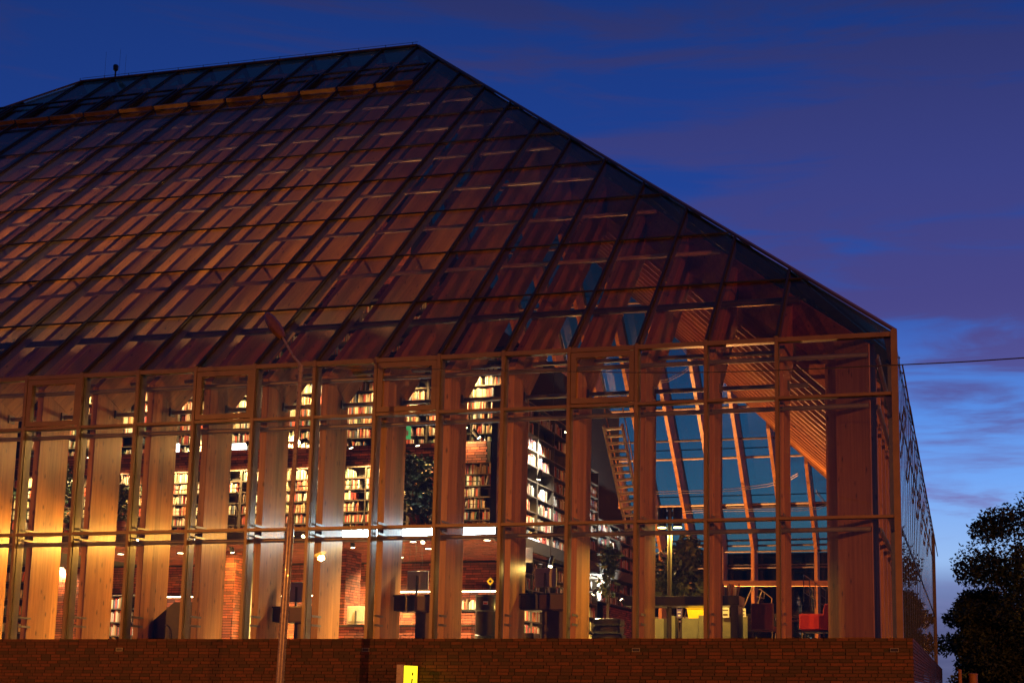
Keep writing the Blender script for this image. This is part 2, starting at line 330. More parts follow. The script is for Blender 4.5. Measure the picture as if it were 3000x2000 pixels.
# transoms
def transom(side, z, h=.055, d=.045):
    mp_ = side_map(side); t0, t1 = ((-XL+.06, -.06) if side in ('front', 'back') else (.06, DEP-.06))
    a = Vector(mp_(t0, 0, z)); b = Vector(mp_(t1, 0, z)); outw = Vector(mp_(0, -1, 0))-Vector(mp_(0, 0, 0))
    MB().bar(a, b, h, d, outw, oh=d/2).build('transom', 'dark_cap' if side == 'right' else 'frame_paint', LIB)  # flank bars too: a darker colour in place of shade
    MB().bar(a, b, .05, .16, outw, oh=-.11).build('transom_profile', 'aluminium', LIB)
for sd in ('front', 'right', 'back', 'left'):
    dd = .006 if sd == 'right' else .045
    transom(sd, ZM, d=dd); transom(sd, ZT, d=dd); transom(sd, ZE-.055, .085, dd)
def on_roof(side, t, s, d=0):
    mp_ = side_map(side); return Vector(mp_(t, s*CO, ZE+s*SI))-NRM[side]*d
def roof_span(side, s):
    u = s*CO; return (-XL+u, -u) if side in ('front', 'back') else (u, DEP-u)
for sd in ('front', 'right', 'back', 'left'):
    for s in SL:
        t0, t1 = roof_span(sd, s)
        MB().bar(on_roof(sd, t0, s), on_roof(sd, t1, s), .032, .03, NRM[sd], oh=.015).build('roof_transom', 'dark_cap', LIB)
        t0, t1 = roof_span(sd, s+.3)
        MB().tube([on_roof(sd, t0, s-.22, .33), on_roof(sd, t1, s-.22, .33)], .048, 8).build('purlin_tube', 'purlin_lit', LIB, smooth=True)  # lighter than the other tubes: light on their undersides put into the colour
    for s in (1.25, 6.2):
        t0, t1 = roof_span(sd, s+2.0)
        MB().tube([on_roof(sd, t0, s, 1.0), on_roof(sd, t1, s, 1.0)], .045, 8).build('bracing_tube', 'steel_tube', LIB, smooth=True)
    t0, t1 = roof_span(sd, 2.6)
    MB().tube([on_roof(sd, t0, 2.05, .27), on_roof(sd, t1, 2.05, .27)], .07, 10).build('duct', 'dark_duct', LIB, smooth=True)
    mp_ = side_map(sd); t0, t1 = ((-XL+.5, -.5) if sd in ('front', 'back') else (.5, DEP-.5))
    for z in (2.0, 4.30, 5.26):
        MB().tube([mp_(t0, .34, z), mp_(t1, .34, z)], .046, 10).build('wall_tube', 'steel_tube', LIB, smooth=True)
    t0, t1 = ((-XL+1.7, -1.7) if sd in ('front', 'back') else (1.7, DEP-1.7))
    MB().tube([mp_(t0, 1.15, 4.92), mp_(t1, 1.15, 4.92)], .045, 10).build('bracing_tube', 'steel_tube', LIB, smooth=True)
# corner posts, hip caps, ridge cap
for (cx, cy_) in ((0, 0), (0, DEP), (-XL, 0), (-XL, DEP)):
    sx = 1 if cx == 0 else -1; sy = -1 if cy_ == 0 else 1
    MB().box(min(cx-sx*.055, cx+sx*.062), max(cx-sx*.055, cx+sx*.062), min(cy_-sy*.055, cy_+sy*.062), max(cy_-sy*.055, cy_+sy*.062), .004, ZE+.02).build('corner_post', 'frame_paint', LIB)
    ax = -YR if cx == 0 else -XL+YR
    MB().bar((cx, cy_, ZE), (ax, YR, ZR), .12, .05, (0, 0, 1), oh=.03).build('hip_cap', 'frame_paint', LIB)
MB().bar((-YR, YR, ZR), (-XL+YR, YR, ZR), .14, .05, (0, 0, 1), oh=.03).build('ridge_cap', 'frame_paint', LIB)
m = MB(); m.tube([(-YR, YR, ZR+.16), (-XL+YR, YR, ZR+.16)], .008, 5)
for i in range(14): m.tube([(-YR-.2-i*1.02, YR, ZR+.05), (-YR-.2-i*1.02, YR, ZR+.17)], .012, 5)
m.build('lightning_wire', 'dark_duct', LIB)
# steel brackets joining mullions and columns on the street front
for x in XK[:15]:
    m = MB()
    for z in (ZM+.11, ZM-.10, ZT-.12, .28, .46): m.box(x+.075, x+.085, .16, .56, z-.022, z+.022)
    m.build('bracket', 'aluminium', LIB)
    MB().box(x+.072, x+.10, 1.05, 1.24, 4.83, 5.01).build('bracket_plate', 'aluminium', LIB)

# panes
def clip(poly, a, b, c):           # keep a*x+b*y<=c
    outp = []
    for i, p in enumerate(poly):
        q = poly[(i+1) % len(poly)]; fp = a*p[0]+b*p[1]-c; fq = a*q[0]+b*q[1]-c
        if fp <= 0: outp.append(p)
        if fp*fq < 0:
            t = fp/(fp-fq); outp.append((p[0]+(q[0]-p[0])*t, p[1]+(q[1]-p[1])*t))
    return outp
def roof_poly(side, ta, tb, s0, s1):
    poly = [(ta, s0), (tb, s0), (tb, s1), (ta, s1)]
    lo, hi = (-XL, 0) if side in ('front', 'back') else (0, DEP)
    poly = clip(poly, 1, CO, hi-.03); poly = clip(poly, -1, CO, -lo-.03) if poly else poly
    return poly if len(poly) >= 3 else None
def pane_mb(side, poly, m):
    nr = NRM[side]; j0, j1 = random.uniform(-.004, .004), random.uniform(-.004, .004); t_0, s_0 = poly[0]; m.prism([on_roof(side, t, s, .014+j0*(t-t_0)/1.3+j1*(s-s_0)/2.5) for t, s in poly], nr*-.02)
rest = MB()
cols = [(0, XK[0])]+[(XK[i], XK[i+1]) for i in range(32)]+[(XK[32], -XL)]
rows = [0]+SL+[SR]
WINROOF = set(range(11, 24))
for ci, (xb, xa) in enumerate(cols):
    for z0, z1 in ((0, ZM), (ZM, ZT), (ZT, ZE-.06)):
        jt = [random.uniform(.004, .012) for _ in range(3)]
        poly = [(xa+.02, jt[0], z0+.02), (xb-.02, jt[1], z0+.02), (xb-.02, jt[1]+jt[2]-jt[0], z1-.02), (xa+.02, jt[2], z1-.02)]
        if ci <= 14: MB().prism(poly, (0, .02, 0)).build('glass_pane', 'facade_glass', LIB)
        else: rest.prism(poly, (0, .02, 0))
    for r in range(len(rows)-1):
        poly = roof_poly('front', xa+.02, xb-.02, rows[r]+.02, rows[r+1]-.02)
        if not poly: continue
        if ci <= 25: m = MB(); pane_mb('front', poly, m); m.build('roof_pane', 'roof_glass', LIB)
        else: pane_mb('front', poly, rest)
ycols = [(0, YK[0])]+[(YK[i], YK[i+1]) for i in range(22)]+[(YK[22], DEP)]
for ya, yb in ycols:
    for z0, z1 in ((0, ZM), (ZM, ZT), (ZT, ZE-.06)):
        MB().prism([(-.008, ya+.02, z0+.02), (-.008, yb-.02, z0+.02), (-.008, yb-.02, z1-.02), (-.008, ya+.02, z1-.02)], (-.02, 0, 0)).build('glass_pane', 'facade_glass', LIB)
    rest.prism([(-XL+.008, ya+.02, .02), (-XL+.008, yb-.02, .02), (-XL+.008, yb-.02, ZE-.08), (-XL+.008, ya+.02, ZE-.08)], (.02, 0, 0))
    for sd in ('right', 'left'):
        poly = roof_poly(sd, ya+.02, yb-.02, .02, SR)
        if poly: pane_mb(sd, poly, rest)
for xb, xa in cols:
    rest.prism([(xa+.02, DEP-.008, .02), (xb-.02, DEP-.008, .02), (xb-.02, DEP-.008, ZE-.08), (xa+.02, DEP-.008, ZE-.08)], (0, -.02, 0))
    poly = roof_poly('back', xa+.02, xb-.02, .02, SR)
    if poly: pane_mb('back', poly, rest)
rest.build('far_panes', 'far_glass', LIB, kind='stuff')

# opening windows: every third bay of the top row, and the row of vents under the ridge
def sash_ring(m, pts, w, d, n):
    c = sum((Vector(p) for p in pts), Vector())/len(pts); k = len(pts)
    for i in range(k):
        a = Vector(pts[i]); b = Vector(pts[(i+1) % k]); e = (b-a).normalized()
        inn = n.cross(e).normalized()
        if inn.dot(c-a) < 0: inn = -inn
        ex = e*(w if i % 2 else 0); m.bar(a+inn*w/2+ex, b+inn*w/2-ex, d, w, inn)
for k in (3, 6, 9, 12, 15):
    m = MB(); xa, xb = XK[k]+.04, XK[k-1]-.04
    sash_ring(m, [(xa, -.02, ZT+.045), (xb, -.02, ZT+.045), (xb, -.02, ZE-.11), (xa, -.02, ZE-.11)], .105, .05, Vector((0, -1, 0)))
    m.build('window_sash', 'frame_paint', LIB)
for k in range(11, 24):
    xa, xb = XK[k]+.05, XK[k-1]-.05
    m = MB(); pts = [on_roof('front', x, s, -.07) for x, s in ((xa, 18.68), (xb, 18.68), (xb, 20.5), (xa, 20.5))]
    sash_ring(m, pts, .07, .06, NRM['front']); w_ = m.build('roof_window', 'dark_cap', LIB)
    MB().bar(on_roof('front', xa, 18.6, -.07), on_roof('front', xb, 18.6, -.07), .09, .13, NRM['front']).build('sill', 'sill_lit', w_)  # warm light on the bottom edge painted as a gold-brown strip
# side vents tilted open
for i in range(1, 23, 3):
    ya, yb = YK[i-1]+.05, YK[i]-.05; a = R(8); h = ZE-.1-ZT-.05
    m = MB(); top = ZE-.1
    P = lambda y, s: Vector((.06+math.sin(a)*s, y, top-math.cos(a)*s))
    sash_ring(m, [P(ya, h), P(yb, h), P(yb, 0), P(ya, 0)], .05, .03, Vector((math.cos(a), 0, math.sin(a))))
    m.build('side_window', 'dark_cap', LIB)  # flank sashes share the darkened colour that stands in for shade

# ------------------------------------------------------------------ brick base
PX = .23; PY = -.30; BL, BH, JT = .21, .05, .0125
MB().box(-XL-.23, PX-.012, PY+.012, .7, GZ, -.006).build('base_core', 'mortar', LIB)
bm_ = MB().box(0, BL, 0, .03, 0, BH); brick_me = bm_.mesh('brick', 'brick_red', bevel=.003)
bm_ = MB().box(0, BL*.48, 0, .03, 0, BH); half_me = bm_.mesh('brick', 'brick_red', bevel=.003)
rest_b = MB(); nb = 0; rnd = random.Random(3)
VENTS = [(-15.4, -.215), (-10.07, -.215), (-4.74, -.215), (-.09, -.215)]
for row in range(22):
    z1 = -.004-row*(BH+JT); z0 = z1-BH; x = PX-rnd.choice([0, .055, .11, .165])*0; first = True
    x = PX
    while x > -36:
        ln = BL if not first else rnd.choice([BL, BL*.48, BL*.75, BL*.25]); first = False
        if rnd.random() < .06: ln = BL*.48
        xa = x-ln
        pro = rnd.uniform(-.002, .003)
        hit = any(abs((xa+x)/2-vx) < .10+ln/2-.06 and abs((z0+z1)/2-vz) < .05 for vx, vz in VENTS)
        if not hit:
            if nb < 296 and row < 15 and x > -4.6 and ln in (BL, BL*.48):
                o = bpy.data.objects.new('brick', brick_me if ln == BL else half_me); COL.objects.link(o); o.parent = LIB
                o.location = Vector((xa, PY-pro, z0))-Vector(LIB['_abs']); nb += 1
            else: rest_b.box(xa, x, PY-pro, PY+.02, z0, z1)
        x = xa-JT
    # the flank
    y = PY+.005
    while y < DEP:
        ln = BL if rnd.random() > .1 else BL*.48
        rest_b.box(PX-.02, PX+rnd.uniform(0, .006), y, min(y+ln, DEP), z0, z1); y += ln+JT
rest_b.build('more_bricks', 'brick_red', LIB, kind='stuff')
for i, (vx, vz) in enumerate(VENTS):
    t = thing('wall_vent', ['small white framed vent in the brick base right of the sloping black stair', 'small white framed vent in the brick base beside the leaning lamp post', 'small white framed vent in the brick base below the indoor lamp post', 'small white framed vent at the corner end of the brick base'][i], 'vent', (vx, PY, vz-.032), group='vents in the brick base')
    m = MB(); m.box(-.075, .075, -.012, .01, 0, .01); m.box(-.075, .075, -.012, .01, .058, .068); m.box(-.075, -.063, -.012, .01, .01, .058); m.box(.063, .075, -.012, .01, .01, .058)
    m.build('frame', 'aluminium', t); m = MB(); m.box(-.063, .063, .004, .012, .01, .058); m.build('grille', 'black_lacquer', t)

# ------------------------------------------------------------------ street lamps
def street_lamp(label, base, top, head_dir, lit, aim=None, power=0, cone=146, bl=.35):
    base = Vector(base); top = Vector(top); hd = Vector(head_dir).normalized()
    t = thing('street_lamp', label, 'street lamp', base, absolute=True, group='street lamps')
    d = top-base; P = lambda f: base+d*f
    MB().tube([P(0), P(.58), P(.60), P(.63), P(1)], [.075, .072, .066, .045, .040], 16).build('pole', 'lamp_paint', t, smooth=True)
    MB().tube([P(.985), P(1.0)], .052, 14).build('collar', 'lamp_paint', t, smooth=True)
    e = top+hd*.78; mid = top+hd*.36+Vector((0, 0, -.05))
    MB().tube([top-d.normalized()*.02, top+hd*.1+Vector((0, 0, -.02)), mid, e], .022, 10).build('arm', 'lamp_paint', t, smooth=True)
    # head: rounded capsule housing with a bowl underneath
    side = hd.cross(Vector((0, 0, 1))).normalized(); upv = side.cross(hd).normalized()
    def shell(sgn, hgt, r):
        v = []; f = []; NU, NV = 14, 9
        for i in range(NU+1):
            u = i/NU; prof = (math.sin(math.pi*min(1, max(0, u*.96+.02))))**.38; x = u*.68
            for j in range(NV+1):
                a = math.pi*j/NV; v.append(e+hd*(x-.04)+side*math.cos(a)*r*prof+upv*sgn*math.sin(a)*hgt*prof)
        for i in range(NU):
            for j in range(NV): f.append((i*(NV+1)+j, i*(NV+1)+j+1, (i+1)*(NV+1)+j+1, (i+1)*(NV+1)+j))
        m = MB(); m.add(v, f); return m
    shell(1, .10, .145).build('housing', 'lamp_paint' if lit else 'bowl_brown', t, smooth=True)
    shell(-1, .13, .135).build('bowl', 'sodium_glow' if lit else 'bowl_brown', t, smooth=True)
    if lit:
        c = e+hd*.32-upv*.2
        lamp('lamp_light', c, power, SODIUM, t, 'SPOT', .12, aim=Vector(aim)-c, size=cone, blend=bl)
    return t
street_lamp('leaning street lamp with unlit brown head standing close to the glass front', (-11.02, -1.9, GZ+.12), (-10.86, -1.9, 5.03), (-.55, .12, .70), False)
street_lamp('lit orange street lamp across the road left of the camera', (-24.7, -25.3, GZ), (-24.6, -25.2, 4.1), (.75, .4, .18), True, (-22.4, -21.6, GZ), 19000)
street_lamp('lit orange street lamp across the road right of the camera', (25, -27, GZ), (25, -27, 4.7), (-.8, .5, .15), True, (22, -23.5, GZ), 42000, 172, .5)
# overhead wire from the pole to the right
m = MB(); ctl = [Vector((-10.86, -1.9, 5.0)), at(1300, 1082, Y=-3.4), at(2000, 1091, Y=-5.6), at(2640, 1068, Y=-7.5), at(3000, 1048, Y=-8.6), at(3900, 985, Y=-11.5)]; pts = []
for i in range(len(ctl)-1):
    p0, p1, p2, p3 = ctl[max(i-1, 0)], ctl[i], ctl[i+1], ctl[min(i+2, len(ctl)-1)]
    for k in range(8):
        f = k/8; pts.append(.5*((2*p1)+(p2-p0)*f+(2*p0-5*p1+4*p2-p3)*f*f+(3*p1-p0-3*p2+p3)*f**3))
pts.append(ctl[-1])
tag(m.tube(pts, .008, 6).build('overhead_wire', 'dark_duct'), 'thin dark wire strung from the leaning lamp post across the glass front', 'wire')

# ================================================================== inside the library
plain('oak_top', (.30, .17, .08), .4); plain('desk_brown', (.10, .055, .03), .5, 0, .2, 5); plain('monitor_grey', (.6, .55, .47), .5, 0, .08, 40, .25); plain('red_fabric', (.70, .06, .03), .8, 0, .12, 60, .3); plain('dark_red', (.06, .008, .01), .45); plain('yellow_plastic', (.85, .58, .01), .35); plain('khaki_panel', (.16, .14, .075), .7); plain('white_paper', (.75, .72, .62), .6, 0, .12, 30); plain('purple_print', (.10, .06, .20), .5); plain('leaf_dark', (.028, .055, .022), .4, 0, .5, 3, 0, .2); plain('leaf_warm', (.075, .085, .02), .45, 0, .5, 3); plain('bark', (.08, .05, .03), .9, 0, .3, 12, .5); plain('terracotta', (.28, .09, .05), .8); plain('blue_box', (.08, .12, .45), .5); plain('roof_tile', (.03, .025, .022), .7, 0, .3, 10, .5); plain('house_wall', (.12, .07, .05), .85, 0, .3, 8, .3); plain('leaf_night', (.032, .05, .015), .6, 0, .5, 2); plain('orange_post', (.45, .20, .06), .6); plain('ladder_wood', (.62, .40, .19), .5)
MB().box(-46.6, -.5, .75, 33.2, -.5, -.12).build('floor', 'concrete', LIB)

def bricks(m, x0, x1, z0, z1, y, ori='front', rnd=random.Random(11), dep=.02):
    """brick faces proud of a wall: front = facing -Y at y, right = facing +X at x=y (x0..x1 run along Y), down = facing -Z at z=y (z0..z1 run along Y)"""
    row = 0; z = z0
    while z+BH <= z1+.001:
        x = x0-rnd.choice([0, .05, .11, .16])
        while x < x1:
            a, b = max(x, x0), min(x+BL, x1); pr = rnd.uniform(0, .004)
            if b-a > .03:
                if ori == 'front': m.box(a, b, y-pr-.004, y+dep, z, z+BH)
                elif ori == 'right': m.box(y-dep, y+pr+.004, a, b, z, z+BH)
                else: m.box(a, b, z, z+BH, y-pr-.004, y+dep)
            x += BL+JT
        z += BH+JT; row += 1
T = thing('brick_terraces', 'stepped red brick core of terraces carrying the bookcases inside the glass hall', 'terrace', (-18, 8, -.12), absolute=True)
MB().box(-27, -9.5, 7.42, 18, -.12, 2.2).build('ground_wall', 'mortar', T)
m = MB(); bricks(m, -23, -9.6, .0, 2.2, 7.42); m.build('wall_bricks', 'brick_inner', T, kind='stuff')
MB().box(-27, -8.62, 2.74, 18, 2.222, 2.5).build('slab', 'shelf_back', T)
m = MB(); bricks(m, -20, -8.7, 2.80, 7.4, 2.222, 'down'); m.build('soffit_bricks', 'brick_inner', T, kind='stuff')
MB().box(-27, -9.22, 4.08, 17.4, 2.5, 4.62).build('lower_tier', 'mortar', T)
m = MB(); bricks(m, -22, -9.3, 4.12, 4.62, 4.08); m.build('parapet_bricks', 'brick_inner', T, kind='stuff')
MB().box(-27, -9.26, 6.62, 16, 4.62, 7.5).build('upper_tier', 'mortar', T)
MB().box(-40, -27.02, 4.5, 18, -.12, 7.5).build('left_mass', 'mortar', T)
MB().box(-38, -13, 10, 22, 7.502, 10.4).build('top_tier', 'mortar', T)
MB().box(-36, -15.2, 13, 21.5, 10.402, 13.4).build('crown_tier', 'mortar', T)
MB().box(-33, -17.5, 15.2, 19.5, 13.402, 16.4).build('summit_tier', 'mortar', T)
m = MB(); bricks(m, -33, -15.2, 10.4, 13.4, 13.0); bricks(m, -32, -17.5, 13.4, 16.4, 15.2); m.build('crown_bricks', 'brick_inner', T, kind='stuff')
m = MB(); bricks(m, -32, -13, 7.5, 10.4, 10.0); m.build('top_bricks', 'brick_inner', T, kind='stuff')
MB().box(-9.24, -9.02, 13.4, 17.4, -.12, 1.5).build('flank_wall', 'mortar', T)
m = MB(); bricks(m, 13.4, 17.4, .1, 1.5, -9.02, 'right'); m.build('flank_bricks', 'brick_inner', T, kind='stuff')
MB().box(-8.92, -8.78, 3.3, 3.44, 2.5, 5.0).build('corner_pillar', 'black_lacquer', T)
# brick piers and low brick counter on the ground floor
def pier(name, label, x0, x1, y0, y1, z1, cat='pillar', group=None):
    t = thing(name, label, cat, ((x0+x1)/2, (y0+y1)/2, -.12), group=group, absolute=True)
    MB().box(x0+.005, x1-.005, y0+.005, y1-.005, -.12, z1).build('core', 'mortar', t)
    m = MB(); bricks(m, x0, x1, -.1, z1-.005, y0); bricks(m, y0, y1, -.1, z1-.005, x1, 'right'); m.build('bricks', 'brick_inner', t, kind='stuff')
    return t
p0 = at(640, 1700, Y=4.2); pier('brick_pier', 'yellow-lit brick pier beside a pale concrete column', p0.x, p0.x+.42, 4.2, 5.0, 2.21)
MB().box(p0.x+.44, p0.x+.70, 4.6, 4.9, -.12, 2.21)
tag(MB().box(p0.x+.44, p0.x+.66, 4.55, 4.85, -.12, 2.21).build('concrete_column', 'concrete'), 'slim pale concrete column right of the yellow-lit brick pier', 'column')
p0 = at(1012, 1700, Y=4.4); pier('brick_pier', 'brick pier behind the yellow-lit monitor on the counter', p0.x-.55, p0.x, 4.4, 5.2, 2.21)
c0 = at(1010, 1834, Y=3.4)
t = pier('brick_counter', 'low brick counter with a black top along the ground floor', -12.6, -9.3, 3.35, 3.95, .40, 'counter'); MB().box(-12.65, -9.25, 3.30, 4.0, .402, .44).build('top', 'black_lacquer', t)
t = pier('brick_counter', 'brick counter with books on it beside the black bin', -11.2, -9.62, 4.6, 5.1, .79, 'counter'); MB().box(-11.25, -9.58, 4.55, 5.15, .792, .84).build('top', 'black_lacquer', t)
# light band along the slab edge
a = at(990, 1572, Y=2.7); b = at(1450, 1540, Y=2.7)
t = thing('light_strip', 'long white glowing light box along the slab edge', 'light', (-10.4, 2.66, 2.25), absolute=True)
MB().box(a.x, b.x, 2.64, 2.735, 2.255, 2.49).build('diffuser', 'white_glow', t)
MB().box(a.x-.02, b.x+.10, 2.62, 2.738, 2.225, 2.25).build('rail', 'aluminium', t); MB().box(a.x-.02, b.x+.10, 2.62, 2.738, 2.495, 2.52).build('rail', 'aluminium', t)
lt = bpy.data.lights.new('band_light', 'AREA'); lt.shape = 'RECTANGLE'; lt.size = b.x-a.x; lt.size_y = .2; lt.energy = 380; lt.color = (.80, .92, 1)
o = bpy.data.objects.new('band_light', lt); COL.objects.link(o); o.parent = t; o.location = Vector(((a.x+b.x)/2, 2.60, 2.37))-Vector(t['_abs']); o.rotation_euler = (R(90), 0, 0)

# ------------------------------------------------------------------ bookcases and books
brnd = random.Random(21)
BOOKS = MB(); book_count = [0]; BOOK_ME = []
for i in range(16):
    w_, h_, d_ = brnd.uniform(.018, .042), brnd.uniform(.19, .28), .2
    BOOK_ME.append((w_, MB().box(0, w_, 0, d_, 0, h_).mesh('book', 'book_cover')))
HMAX = .285
def put_book(M, x, y, z, single, lab):
    if single and book_count[0] < 298:
        w_, me = brnd.choice(BOOK_ME); o = bpy.data.objects.new('book', me); COL.objects.link(o)
        o.matrix_world = M @ Matrix.Translation((x, y, z)) @ (Matrix.Rotation(R(brnd.uniform(4, 9)), 4, 'Y') if False else Matrix.Identity(4))
        tag(o, lab, 'book', lab.replace('book ', 'books ').replace(' standing', '').strip()); book_count[0] += 1; return w_
    w_, h_ = brnd.uniform(.016, .044), brnd.uniform(.16, HMAX); d_ = brnd.uniform(.15, .2)
    tl = brnd.uniform(.02, .05) if brnd.random() < .08 else 0
    vs = [M @ Vector((x+i*w_+k*tl, y+j*d_, z+k*h_)) for i in (0, 1) for j in (0, 1) for k in (0, 1)]
    BOOKS.add(vs, [(0, 1, 3, 2), (4, 6, 7, 5), (0, 4, 5, 1), (2, 3, 7, 6), (0, 2, 6, 4), (1, 5, 7, 3)]); return w_+tl
def bookcase(label, loc, rz, Lh, H, n, dep=.3, nu=3, fill=.75, single=(), lab='', group=None, base=0):
    t = thing('bookcase', label, 'bookcase', loc, rz, group); M = Matrix.Translation(loc) @ Matrix.Rotation(rz, 4, 'Z')
    MB().box(0, Lh, dep-.012, dep, base, H).build('back_panel', 'shelf_back', t)
    for i in range(nu): x = i*(Lh-.03)/(nu-1); MB().box(x, x+.03, 0, dep-.014, base, H).build('upright', 'shelf_metal', t)
    cell = (Lh-.03)/(nu-1)
    for j in range(n+1):
        z = base+j*(H-base-.028)/n
        for i in range(nu-1): MB().box(.032+i*cell, i*cell+cell-.002, .006, dep-.014, z, z+.026).build('shelf', 'shelf_metal', t)
        if j == n: break
        for i in range(nu-1):
            x = .035+i*cell; xe = i*cell+cell-.03
            if brnd.random() > fill:
                if brnd.random() < .5:       # a lying pile instead of a row
                    zz = z+.028
                    for q in range(brnd.randint(2, 5)):
                        th = brnd.uniform(.02, .04); w0_ = brnd.uniform(.2, .28)
                        vs = [M @ Vector((x+.06+i2*w0_, .03+j2*.2, zz+k2*th)) for i2 in (0, 1) for j2 in (0, 1) for k2 in (0, 1)]
                        BOOKS.add(vs, [(0, 1, 3, 2), (4, 6, 7, 5), (0, 4, 5, 1), (2, 3, 7, 6), (0, 2, 6, 4), (1, 5, 7, 3)]); zz += th+.001
                    x += .4
                else: continue
            end = xe-(brnd.uniform(0, .45)*cell if brnd.random() < .55 else 0)
            while x < end-.045:
                x += put_book(M, x, brnd.uniform(.02, .05), z+.027, j in single, lab)+brnd.uniform(.0008, .002)
                if brnd.random() < .02: x += brnd.uniform(.03, .15)
    return t
# ground floor, prominent cases first so that their books are the individual ones
q = at(318, 1868, Y=3.4)
bookcase('narrow bookcase of brightly lit pale books between timber columns, at floor level', (q.x-.55, 3.4, -.12), 0, 1.25, 1.28, 4, .28, 2, 1, (1, 2, 3), 'book standing in the narrow brightly lit floor bookcase')
bookcase('floor bookcase below the window desk, front of the receding wall', (-8.9, 5.45, -.12), R(90), 1.9, 2.28, 6, .3, 3, .9, (1, 2), 'book standing in the floor bookcase below the window desk')
bookcase('floor bookcase with a glowing white screen panel on it', (-8.9, 7.36, -.12), R(90), 1.9, 2.28, 6, .3, 3, .9)
bookcase('upper bookcase at the brick corner, nearest the black pillar', (-8.9, 4.1, 2.5), R(90), 2.5, 3.4, 9, .3, 3, .85, (2, 3), 'book standing in the upper bookcase by the black pillar')
bookcase('upper bookcase hit by a white spotlight', (-8.9, 6.62, 2.5), R(90), 2.66, 3.4, 9, .3, 3, .85, (2, 3), 'book standing in the upper bookcase hit by a white spotlight')
bookcase('tall receding bookcase behind the timber ladder', (-8.9, 9.30, -.12), R(90), 3.0, 5.3, 14, .3, 4, .85)
bookcase('receding bookcase with a white lamp hung before it', (-8.9, 12.32, 1.52), R(90), 2.55, 2.36, 6, .3, 3, .85)
bookcase('farthest receding bookcase past the hanging plant', (-8.9, 14.9, 1.52), R(90), 2.5, 2.36, 6, .3, 3, .85)
HMAX = .235
x = -21.55
TL = ['leftmost lower-tier bookcase behind the dark leafy plant', 'lower-tier bookcase above the floor bookcase of pale books', 'lower-tier bookcase above the black stair', 'lower-tier bookcase behind the leaning street lamp', 'lower-tier bookcase left of the big dark ficus', 'lower-tier bookcase between the ficus and the black pillar']
for i in range(6):
    bookcase(TL[i], (x+i*2.1, 3.76, 2.5), 0, 2.095, 1.58, 6, .3, 3, .98, (0,) if i in (3, 4) else (), 'book standing on the lower tier above the slab', 'bookcases on the lower tier')
x = -23.2
TU = ['upper-tier bookcase at the far left above the plant', 'upper-tier bookcase second from the far left', 'upper-tier bookcase in the middle above the black stair', 'upper-tier bookcase behind the street lamp pole', 'upper-tier bookcase above the exit sign', 'upper-tier bookcase at the terrace corner']
for i in range(6):
    bookcase(TU[i], (x+i*2.3, 6.3, 4.62), 0, 2.295, 2.75, 9, .3, 3, .98, (), '', 'bookcases on the upper tier')
x = -24
for i in range(5):
    bookcase(['top-tier bookcase at the far left under the roof', 'top-tier bookcase second from the far left under the roof', 'top-tier bookcase in the middle under the roof', 'top-tier bookcase second from the right end under the roof', 'top-tier bookcase at the right end under the roof'][i], (x+i*2.2, 9.68, 7.5), 0, 2.18, 2.4, 6, .3, 3, .7, (), '', 'bookcases on the top tier')
# small far bookcase glimpsed at the picture's left edge
q = at(20, 1868, Y=3.2); bookcase('bookcase at the end of the ground floor beyond the plant', (q.x-.9, 3.2, -.12), 0, 1.3, 2.0, 5, .28, 2, .9)
# books lying and standing on counters
def book_row(loc, rz, Lh, lab, single=True):
    M = Matrix.Translation(loc) @ Matrix.Rotation(rz, 4, 'Z'); x = 0
    while x < Lh: x += put_book(M, x, brnd.uniform(0, .03), 0, single, lab)+.0012
book_row((-10.05, 4.62, .842), 0, .40, 'book standing on the brick counter beside the bin')
book_row((-3.66, 2.3, .945), 0, .36, 'book standing on the end of the long black table')
BOOKS.build('book_rows', 'book_cover')['kind'] = 'stuff'
tag(bpy.data.objects['book_rows'], 'rows of books filling the remaining shelves', 'books')
for xa_, xb_, z_, lab in ((-13.2, -9.7, 1.42, 'warm light strip under a wall shelf behind the window desks'), (-17.6, -14.2, 1.35, 'warm light strip on the brick back wall behind the pier'), (-21.5, -18.2, 1.35, 'warm light strip on the brick back wall at the far left')):
    t = thing('shelf_light', lab, 'light', ((xa_+xb_)/2, 7.3, z_), absolute=True); MB().box(xa_, xb_, 7.12, 7.40, z_+.03, z_+.055).build('shelf', 'shelf_metal', t); MB().box(xa_+.05, xb_-.05, 7.14, 7.17, z_+.005, z_+.028).build('tube', 'warm_glow', t)
# terrace railing in front of the lower tier
def railing(label, a, b, h, n, posts, mat='dark_duct'):
    a = Vector(a); b = Vector(b); t = thing('railing', label, 'railing', a, absolute=True)
    for i in range(posts):
        p = a.lerp(b, i/(posts-1)); MB().tube([p, p+Vector((0, 0, h))], .014, 6).build('post', mat, t)
    for j in range(n):
        z = Vector((0, 0, h*(j+1)/n)); MB().tube([a+z, b+z], .012 if j == n-1 else .006, 6).build('rail', mat, t)
railing('thin wire railing along the slab edge before the lower tier', (-21.8, 2.85, 2.5), (-9.0, 2.85, 2.5), 1.0, 6, 12)
railing('thin wire railing on the parapet before the upper tier', (-22, 4.2, 4.62), (-9.4, 4.2, 4.62), .95, 4, 10)

